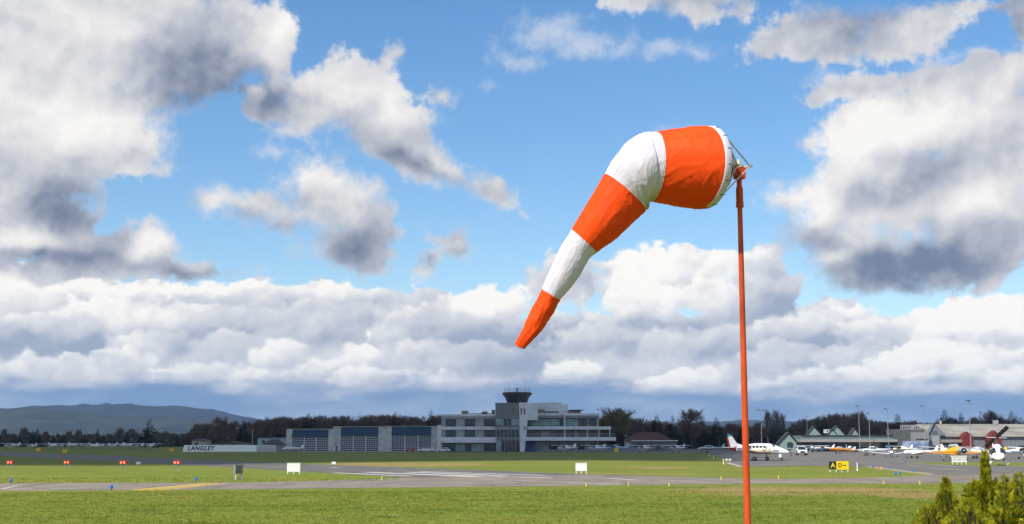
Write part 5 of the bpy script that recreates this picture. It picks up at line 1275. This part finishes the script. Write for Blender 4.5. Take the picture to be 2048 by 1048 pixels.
# ------------------------------------------------------------------ windsock on its mast
WY = 14.6
ORANGE = mat('orange_nylon', (.93, .078, .007), .6, var=.05, scale=2.5, trans=.06, spec=.14)
NYLONW = mat('white_nylon', (.655, .605, .675), .65, var=.03, scale=2.5, trans=.06, spec=.15)
MASTO = mat('mast_orange_paint', (.54, .072, .016), .5, var=.2, scale=8, spec=.25, stretch=(1, 1, .18), bump=.08)
RODS = mat('cream_rod', (.50, .45, .36), .45, var=.12, scale=8)
hub = at(1478, 343, WY); base = Vector((hub.x, WY, 0))
mroot = thing('windsock_mast', 'orange-red metal windsock mast with swivel head and strut basket', 'mast', base)
def rel(p): return Vector(p) - base
def mp(px, py, dy=0.0): return rel(at(px, py, WY + dy))
zc = lambda py: mp(1478, py).z
obj('pole', MB().lathe([(.047, 0), (.043, 1.2), (.037, zc(900)), (.030, zc(500)), (.028, zc(412))], 24), MASTO, mroot, smooth=40)
obj('base_flange', MB().lathe([(.16, 0), (.16, .03), (.06, .035), (.06, .12)], 16), MASTO, mroot)
obj('sleeve', MB().lathe([(.028, zc(412)), (.038, zc(406)), (.041, zc(398)), (.041, zc(378)), (.030, zc(372)), (.030, zc(358))], 20), MASTO, mroot, smooth=30)
obj('collar', MB().lathe([(.046, zc(414.5)), (.046, zc(411)), (.043, zc(410.8)), (.043, zc(406.5)), (.046, zc(406.3)), (.046, zc(404.6)), (.03, zc(404.5))], 20), MASTO, mroot)
# everything above turns with the sock: its axis points right and away
ax = Vector((math.cos(R(24)), math.sin(R(24)), 0)); side = Vector((-ax.y, ax.x, 0)); up = Vector((0, 0, 1)); hb = mp(1478, 345)
def hp(a, s, u): return hb + ax * a + side * s + up * u          # along the axis, across it, up
def hbox(mb, a0, a1, s0, s1, u0, u1):
    c = [hp(a, s, u) for u in (u0, u1) for a, s in ((a0, s0), (a1, s0), (a1, s1), (a0, s1))]
    return mb.add(c, [(3, 2, 1, 0), (4, 5, 6, 7), (0, 1, 5, 4), (1, 2, 6, 5), (2, 3, 7, 6), (3, 0, 4, 7)])
hd = obj('swivel_head', hbox(MB(), -.045, .058, -.05, .05, -.075, .055), MASTO, mroot)
obj('swivel_arm', hbox(MB(), -.10, -.046, -.042, .042, -.045, .05), MASTO, mroot)
obj('stub_tube', MB().tube(hp(-.17, 0, -.035), hp(-.05, 0, -.03), .020, n=10).tube(hp(-.19, 0, -.035), hp(-.165, 0, -.035), .03, n=10), MASTO, mroot)
obj('bearing', MB().lathe([(.055, hb.z + .056), (.055, hb.z + .082), (.030, hb.z + .084), (.034, hb.z + .098), (.026, hb.z + .104), (.016, hb.z + .15), (.004, hb.z + .156)], 16, (hb.x, hb.y)), RODS, mroot, smooth=30)
cross = {k_: hp(*k_) for k_ in ((.085, -.10, .062), (.085, .10, .062), (-.085, -.10, .058), (-.085, .10, .058))}
obj('cross_tube', MB().tube(hp(.085, -.12, .062), hp(.085, .12, .062), .016, n=8).tube(hp(-.085, -.12, .058), hp(-.085, .12, .058), .016, n=8).tube(hp(-.11, 0, .064), hp(.12, 0, .064), .018, n=8), RODS, mroot)
for s in (-.115, .115):
    for a in (.085, -.085): obj('bolt', MB().tube(hp(a, s * .9, .06), hp(a, s * 1.25, .06), .011, n=6), STEEL, mroot)
RC = rel(at(1417, 334.5, WY - .15)); RR = .452
def ringp(a, r=RR, d=0.0): return RC + ax * d + (side * math.cos(a) + up * math.sin(a)) * r
for i, (k_, ang) in enumerate((((.085, -.10, .062), 125), ((.085, .10, .062), 55), ((-.085, -.10, .058), 140), ((-.085, .10, .058), 40), ((.085, -.10, .062), 235), ((.085, .10, .062), 305), ((-.085, -.10, .058), 215), ((-.085, .10, .058), 325), ((-.085, -.10, .058), 180))):
    obj('strut', MB().tube(cross[k_], ringp(R(ang)), .0085, n=6), RODS, mroot)
obj('hoop', MB().path([ringp(2 * math.pi * i / 48) for i in range(49)], .012, 6), RODS, mroot)
obj('inner_hoop', MB().path([RC + ax * .16 + (side * math.cos(2 * math.pi * i / 32) + up * math.sin(2 * math.pi * i / 32)) * .27 for i in range(33)], .007, 5), RODS, mroot)
# the sock: outline pairs (upper edge, lower edge), forward bulge of the near side, all in photo pixels at the sock's distance
ST_ = [((1412, 254), (1421, 415), 33), ((1375, 257), (1395, 415.5), 29), ((1340, 260.5), (1352, 410), 24), ((1305, 264.5), (1304, 401.5), 19),
       ((1284, 268), (1299, 403), 15), ((1262, 279), (1296.5, 407), 9), ((1243, 297), (1295.5, 411.5), 4), ((1225, 321), (1294, 416), 0), ((1208, 350), (1290, 420), -3),
       ((1192, 377), (1272, 440), -4), ((1168, 417), (1235, 474), -4), ((1143, 460), (1193, 505.5), -4), ((1128, 483), (1178, 518), -3), ((1113, 511), (1162, 546), -3), ((1098, 544), (1141, 576), -3),
       ((1083, 579), (1119, 600.5), -3), ((1067, 612), (1102, 631), -2), ((1050, 648), (1080, 664), -2), ((1030, 689), (1049, 697.6), -2)]
def cr(p0, p1, p2, p3, t):
    return .5 * ((2 * p1) + (p2 - p0) * t + (2 * p0 - 5 * p1 + 4 * p2 - p3) * t * t + (3 * p1 - p0 - 3 * p2 + p3) * t ** 3)
def station(u):
    i = min(int(u), len(ST_) - 2); t = u - i; g = lambda k_: ST_[max(0, min(len(ST_) - 1, k_))]
    o = []
    for f in (lambda s: Vector((s[0][0], s[0][1], 0)), lambda s: Vector((s[1][0], s[1][1], 0)), lambda s: Vector((s[2], 0, 0))):
        o.append(cr(f(g(i - 1)), f(g(i)), f(g(i + 1)), f(g(i + 2)), t))
    return o
PXM = WY / FPX
NS = 112
sroot = thing('windsock', 'orange and white striped windsock drooping from the mast', 'windsock', base)
def sock_ring(u, shrink=0.0):
    a, b, bl_ = station(u); mid = (a + b) / 2; half = (a - b) / 2
    A, Bv = rel(at(a.x, a.y, WY - .15)), rel(at(b.x, b.y, WY - .15))
    m = (A + Bv) / 2; h = (A - Bv) / 2; hl = h.length
    axis = Vector((h.z, 0, -h.x)).normalized()                     # upstream, in the picture plane
    dep = hl * (.92 if u < 4 else 1.0 + .12 * math.sin(min(1, (u - 4) / 4) * math.pi)) * (1 if u < 15.5 else 1 - .18 * (u - 15.5) / 2.5)
    pts = []
    for j in range(NS):
        f = 2 * math.pi * j / NS; c, s = math.cos(f), math.sin(f)
        p = m + h * c + Vector((0, -dep, 0)) * s + axis * (bl_.x * PXM * s)
        n = (h.normalized() * c * dep + Vector((0, -1, 0)) * s * hl).normalized()
        # wrinkles: long diagonal pulls, stronger at the fold and in the limp tail
        st = 1.0 if 3 < u < 8.5 else (.85 if u < 3 else (.55 if u < 11 else (.9 if u < 15 else 1.5)))
        w = 0.0
        q = Vector((u * .8 + c * 1.2, s * 2.2 + u * .35, c * 2.2))
        w += mnoise.noise(q * 1.1) * .006
        r1 = max(0.0, 1 - abs(mnoise.noise(q * 1.25 + Vector((2, 7, 1)))) * 5.5); r2 = max(0.0, 1 - abs(mnoise.noise(Vector((u * 1.1 - c * 2.6, s * 3 + u * .9, c * 3)) * 1.3)) * 7)
        w += (r1 * r1 * .010 + r2 * r2 * .008) * (.8 if 3 < u < 8 or 11 < u < 15 else 1)
        if u > 15: w += .016 * mnoise.noise(Vector((u * 1.7, c * 1.6, s * 1.6 + 3)))
        if 4 < u < 8.6:                                            # cloth gathers on the inner side of the bend
            inner = max(0.0, -c) ** 1.5
            w += inner * .020 * math.sin((u - 4) * 3.3 + s * 3) * math.sin(math.pi * (u - 4) / 4.6)
        edge_ = min(1.0, u / .5)
        p = p + n * (w * st * edge_ * min(1, hl / .25) - shrink)
        pts.append(p)
    return pts
def band(u0, u1, n, m, lab, shrink=0.0):
    me = MB().loft([sock_ring(u0 + (u1 - u0) * i / n, shrink) for i in range(n + 1)], cap=False).mesh('band', 175)
    o = obj('band', me, m, sroot)
    if lab: o['label'] = lab
    sd = o.modifiers.new('cloth', 'SOLIDIFY'); sd.thickness = .003; sd.offset = -1
    return o
b_ = [band(.33, 3, 44, ORANGE, 'wide orange band at the mouth'), band(3, 8, 64, NYLONW, 'white band at the bend'), band(8, 11, 40, ORANGE, 'middle orange band'), band(11, 15, 44, NYLONW, 'lower white band'), band(15, 18, 52, ORANGE, 'crumpled orange tail end')]
hem = MB()
def hem_ring(d, r):
    return [RC + ax * d + (Vector((side.x, side.y, 0)) * -math.cos(2 * math.pi * j / 64) + up * math.sin(2 * math.pi * j / 64)) * r for j in range(64)]
hm = obj('hem', MB().loft([hem_ring(-.075, RR + .008), hem_ring(-.055, RR + .014), hem_ring(0, RR + .018), hem_ring(.012, RR + .010), hem_ring(.010, RR - .012)], cap=False), NYLONW, sroot, smooth=50)
hm.modifiers.new('cloth', 'SOLIDIFY').thickness = .003
for i in range(16):
    a = 2 * math.pi * (i + .3) / 16; d = side * math.cos(a) + up * math.sin(a)
    obj('lacing', MB().tube(RC + ax * -.035 + d * (RR + .021), RC + ax * .022 + d * (RR + .012), .0045, n=5), BLACK, sroot)
for u in (3, 8, 11, 15):                                           # stitched seams
    r0, r1 = sock_ring(u - .025, -.0035), sock_ring(u + .025, -.0035)
    obj('seam', MB().loft([r0, r1], cap=False), NYLONW if u in (3, 11) else MATS['orange_nylon'], sroot)

for (u0, u1, o_, m_) in ((.33, 3, b_[0], ORANGE), (3, 8, b_[1], NYLONW), (8, 11, b_[2], ORANGE), (11, 15, b_[3], NYLONW), (15, 18, b_[4], ORANGE)):
    for j0 in (NS // 7, NS // 2 + 9):                              # lap seams along the sock
        n_ = 24; vs_ = []
        for i in range(n_ + 1):
            r_ = sock_ring(u0 + (u1 - u0) * i / n_, -.0025); p0_, p1_ = r_[j0], r_[j0 + 1]; d_ = (p1_ - p0_).normalized() * .006
            q_ = sock_ring(u0 + (u1 - u0) * i / n_, .001); vs_ += [q_[j0] - d_, p0_ - d_ * .6, p0_ + d_ * .6, q_[j0] + d_]
        obj('lap_seam', MB().add(vs_, [(4 * i + k_, 4 * i + k_ + 1, 4 * i + k_ + 5, 4 * i + k_ + 4) for i in range(n_) for k_ in range(3)]), m_, o_)

# ------------------------------------------------------------------ golden cedars in the lower right corner
def leaf_mat():
    m = bpy.data.materials.new('cedar_sprays'); m.use_nodes = True; nt = m.node_tree; bs = nt.nodes['Principled BSDF']
    bs.inputs['Roughness'].default_value = .7; bs.inputs['Specular IOR Level'].default_value = .2
    g = Sk(nt, nt.nodes.new('ShaderNodeNewGeometry').outputs['Position'])
    a = nz(nt, g, 5.0, 4.0, .6, dims='3D'); b = nz(nt, g, 28.0, 3.0, .6, dims='3D')
    c = mixc(nt, b.step(.3, .7), (.15, .18, .011), (.48, .44, .02))
    c = mixc(nt, a.step(.52, .68) * .8, c, (.11, .14, .010)); c = mixc(nt, (a * .6 + b * .4).step(.58, .68) * .7, c, (.20, .09, .02))
    nt.links.new(c.s, bs.inputs['Base Color'])
    t = nt.nodes.new('ShaderNodeBsdfTranslucent'); nt.links.new(c.s, t.inputs[0]); mx = nt.nodes.new('ShaderNodeMixShader'); mx.inputs[0].default_value = .3
    nt.links.new(bs.outputs[0], mx.inputs[1]); nt.links.new(t.outputs[0], mx.inputs[2]); nt.links.new(mx.outputs[0], nt.nodes['Material Output'].inputs[0])
    return m
LEAF = leaf_mat()
def cedar(label, px, top, Y, profile, n, seed):
    """profile: (height below the top, radius) in metres"""
    rnd = random.Random(seed); p = at(px, 885, Y); h = at(px, top, Y).z
    t = thing('cedar_shrub', label, 'shrub', (p.x, Y, 0), 0, 'golden cedar shrubs'); cr_ = MB()
    def rad(d):
        for (a, ra), (b, rb) in zip(profile, profile[1:]):
            if a <= d <= b: return ra + (rb - ra) * (d - a) / (b - a)
        return profile[-1][1]
    def spray(o, d, ln):
        d = d.normalized(); s0 = d.cross(Vector((rnd.gauss(0, 1), rnd.gauss(0, 1), rnd.gauss(0, 1)))).normalized(); nn = d.cross(s0)
        for k_ in range(9):
            f = k_ / 8; b = o + d * ln * f * .62; sg = -1 if k_ % 2 else 1
            v = (d + s0 * sg * (1.05 - .9 * f) + nn * rnd.uniform(-.35, .35)).normalized(); l = ln * (.62 - .30 * f) * rnd.uniform(.7, 1.15)
            w = v.cross(nn + Vector((rnd.uniform(-.6, .6), rnd.uniform(-.6, .6), 0))).normalized() * ln * .055
            e = b + v * l; m_ = b + v * l * .55
            cr_.add([b - w * .5, m_ - w, e, m_ + w, b + w * .5], [(0, 1, 2, 3, 4)])
    tr = MB().tube((0, 0, 0), (0, 0, h - .25), .06, .012, 7, cap=False)
    for i in range(n):
        d = (rnd.random() ** .72) * profile[-1][0]; r = rad(d)
        a = rnd.uniform(0, 2 * math.pi); lump = 1 + .34 * mnoise.noise(Vector((math.cos(a) * 1.6, math.sin(a) * 1.6, d * 3.2 + seed)))
        q = r * lump * (rnd.random() ** .22)
        o = Vector((math.cos(a) * q, math.sin(a) * q, h - d - .05))
        dr = Vector((math.cos(a) * .75, math.sin(a) * .75, rnd.uniform(.35, 1.3))) + Vector((rnd.gauss(0, .3), rnd.gauss(0, .3), 0))
        if d < .22: dr = Vector((math.cos(a) * .45, math.sin(a) * .45, 1))
        spray(o, dr, rnd.uniform(.05, .11) * (.48 if d < .24 else 1))
        if i % 16 == 0: tr.tube((0, 0, max(.1, o.z - .25)), o, .009, .004, 4, cap=False)
    obj('trunk', tr, BARK, t); obj('crown', cr_, LEAF, t)
    return t
cedar('golden cedar shrub nearest the mast, low and rounded', 1888, 945, 9.2, [(0, .01), (.08, .03), (.2, .10), (.34, .20), (.5, .33), (.8, .46), (1.4, .55)], 6200, 1)
cedar('tallest golden cedar shrub with a thin upright leader', 1968, 893, 9.4, [(0, .004), (.05, .012), (.13, .022), (.17, .02), (.21, .03), (.28, .085), (.42, .17), (.6, .26), (.9, .34), (1.6, .45)], 7000, 2)
cedar('golden cedar shrub at the right edge of the photo', 2034, 935, 9.0, [(0, .01), (.06, .05), (.2, .12), (.4, .20), (.6, .28), (.9, .36), (1.5, .45)], 5600, 3)
cedar('small golden cedar tip between the two tall shrubs', 2003, 938, 8.7, [(0, .01), (.07, .03), (.2, .06), (.35, .10), (.6, .20), (1.2, .35)], 1800, 4)
cedar('lowest golden cedar shrub at the far left of the clump', 1853, 998, 8.9, [(0, .02), (.08, .08), (.2, .18), (.4, .30), (.9, .38)], 2600, 6)
cedar('low golden cedar shrub filling the gap near the bottom edge', 1930, 985, 8.6, [(0, .02), (.08, .10), (.2, .20), (.4, .30), (.9, .4)], 2200, 5)

# ------------------------------------------------------------------ grass blades on the near field
rg = random.Random(9); gb = MB()
def tufts(n, y0, y1, hmin, hmax, wid):
    for _ in range(n):
        y = y0 + (y1 - y0) * rg.random() ** 1.0; lim = y * .44 + 4; x = rg.uniform(-lim, lim)
        pd = Vector((x, y, 0)); inv = 885 + 3.1 * FPX / y
        px = 1024 + x / y * FPX
        lo_, hi_ = 982 - px * .0085, 966.5 - px * .006           # keep the asphalt clear
        if y < 118 and hi_ - 1 < inv < lo_ + 1.2 and (px < 826 or inv > 952): continue
        if y > 98 and px > 800: continue
        c = .5 + .5 * noise3(x * .3, y * .3); g_ = rg.uniform(hmin, hmax) * (.5 + c)
        for k_ in range(3):
            a = rg.uniform(0, math.pi); dx, dy = math.cos(a) * wid, math.sin(a) * wid
            lx, ly = rg.gauss(0, .5) * g_, rg.gauss(0, .5) * g_
            ox, oy = x + rg.gauss(0, .06), y + rg.gauss(0, .1)
            gb.v += [(ox - dx, oy - dy, 0), (ox + dx, oy + dy, 0), (ox + lx, oy + ly, g_)]
            i = len(gb.v); gb.f.append((i - 3, i - 2, i - 1))
tufts(60000, 40, 84, .02, .055, .016)
tufts(9000, 82, 98, .02, .05, .02)
tufts(6000, 100, 117, .03, .06, .03)
me = bpy.data.meshes.new('grass_blades'); me.from_pydata(gb.v, [], gb.f); me.update(); me.materials.append(grass_mat('grass_blade', True))
o = bpy.data.objects.new('grass_blades', me); col.objects.link(o); tag(o, 'short green grass blades of the near field', 'grass', kind='stuff')

# ------------------------------------------------------------------ a cumulus overhead, out of the picture, whose shadow lies over the far half of the field
def overhead_cloud():
    H = 1500.0; sh = SUN_DIR * (H / SUN_DIR.z)
    foot = [gnd(-260, 931), gnd(0, 930.5), gnd(330, 931.5), gnd(600, 926), gnd(900, 923), gnd(1200, 921), gnd(1440, 923), gnd(1487, 922), gnd(1497, 912), gnd(1520, 904), gnd(1600, 901)]
    foot = [Vector((p.x, p.y, 0)) for p in foot] + [Vector(v) for v in ((150, 505, 0), (420, 535, 0), (900, 640, 0), (1000, 1500, 0), (-200, 2300, 0), (-1300, 1900, 0), (-1500, 700, 0), (-700, 185, 0))]
    ctr = Vector((-200, 950, 0)); pts = []
    for a, b in zip(foot, foot[1:] + foot[:1]):
        n = max(2, int((b - a).length / 14))
        for i in range(n): pts.append(a.lerp(b, i / n))
    mb = MB(); rings = []
    prof = [(0.0, 60, 0.0), (.15, 20, 0), (.5, 5, 0), (.995, 0, 0)]
    def ring(f, z, amp):
        r = []
        for i, p in enumerate(pts):
            q = ctr.lerp(p, f); w = noise3(q.x * .02, q.y * .02, z * .01) * 7 + noise3(q.x * .06, q.y * .06, 3) * 3
            q = q + (q - ctr).normalized() * (w if f > .9 else w * 4)
            zz = H + z + noise3(q.x * .006, q.y * .006, 7) * amp
            s = SUN_DIR * (zz / SUN_DIR.z)
            r.append((q.x + s.x, q.y + s.y, zz))
        return r
    rings = [ring(.02, 0, 20), ring(.4, -6, 30), ring(.8, -4, 20), ring(.97, 10, 10), ring(1.0, 40, 8), ring(.93, 110, 30), ring(.75, 210, 60), ring(.45, 330, 90), ring(.02, 360, 40)]
    mb.loft(rings)
    m = bpy.data.materials.new('cloud_droplets'); m.use_nodes = True; nt = m.node_tree; nt.nodes.clear()
    o_ = nt.nodes.new('ShaderNodeOutputMaterial'); d = nt.nodes.new('ShaderNodeBsdfDiffuse'); d.inputs[0].default_value = (.85, .85, .86, 1)
    t = nt.nodes.new('ShaderNodeBsdfTranslucent'); t.inputs[0].default_value = (.8, .8, .82, 1); mx = nt.nodes.new('ShaderNodeMixShader'); mx.inputs[0].default_value = .3
    nt.links.new(d.outputs[0], mx.inputs[1]); nt.links.new(t.outputs[0], mx.inputs[2]); nt.links.new(mx.outputs[0], o_.inputs[0])
    tag(obj('cloud', mb, m, smooth=80), 'cumulus cloud overhead shading the far airfield', kind='structure')
overhead_cloud()
# ------------------------------------------------------------------ hazy air over the whole field
hz_ = bpy.data.materials.new('hazy_air'); hz_.use_nodes = True; nt = hz_.node_tree; nt.nodes.clear()
o_ = nt.nodes.new('ShaderNodeOutputMaterial'); v_ = nt.nodes.new('ShaderNodeVolumePrincipled')
v_.inputs['Color'].default_value = (.42, .60, .95, 1); v_.inputs['Density'].default_value = HAZE; v_.inputs['Anisotropy'].default_value = 0.0
nt.links.new(v_.outputs[0], o_.inputs['Volume'])
tag(obj('haze', box(-GX - 100, GX + 100, GY0 - 100, GY1 + 200, -8, 320), hz_), 'thin bluish haze over the airfield', kind='stuff')
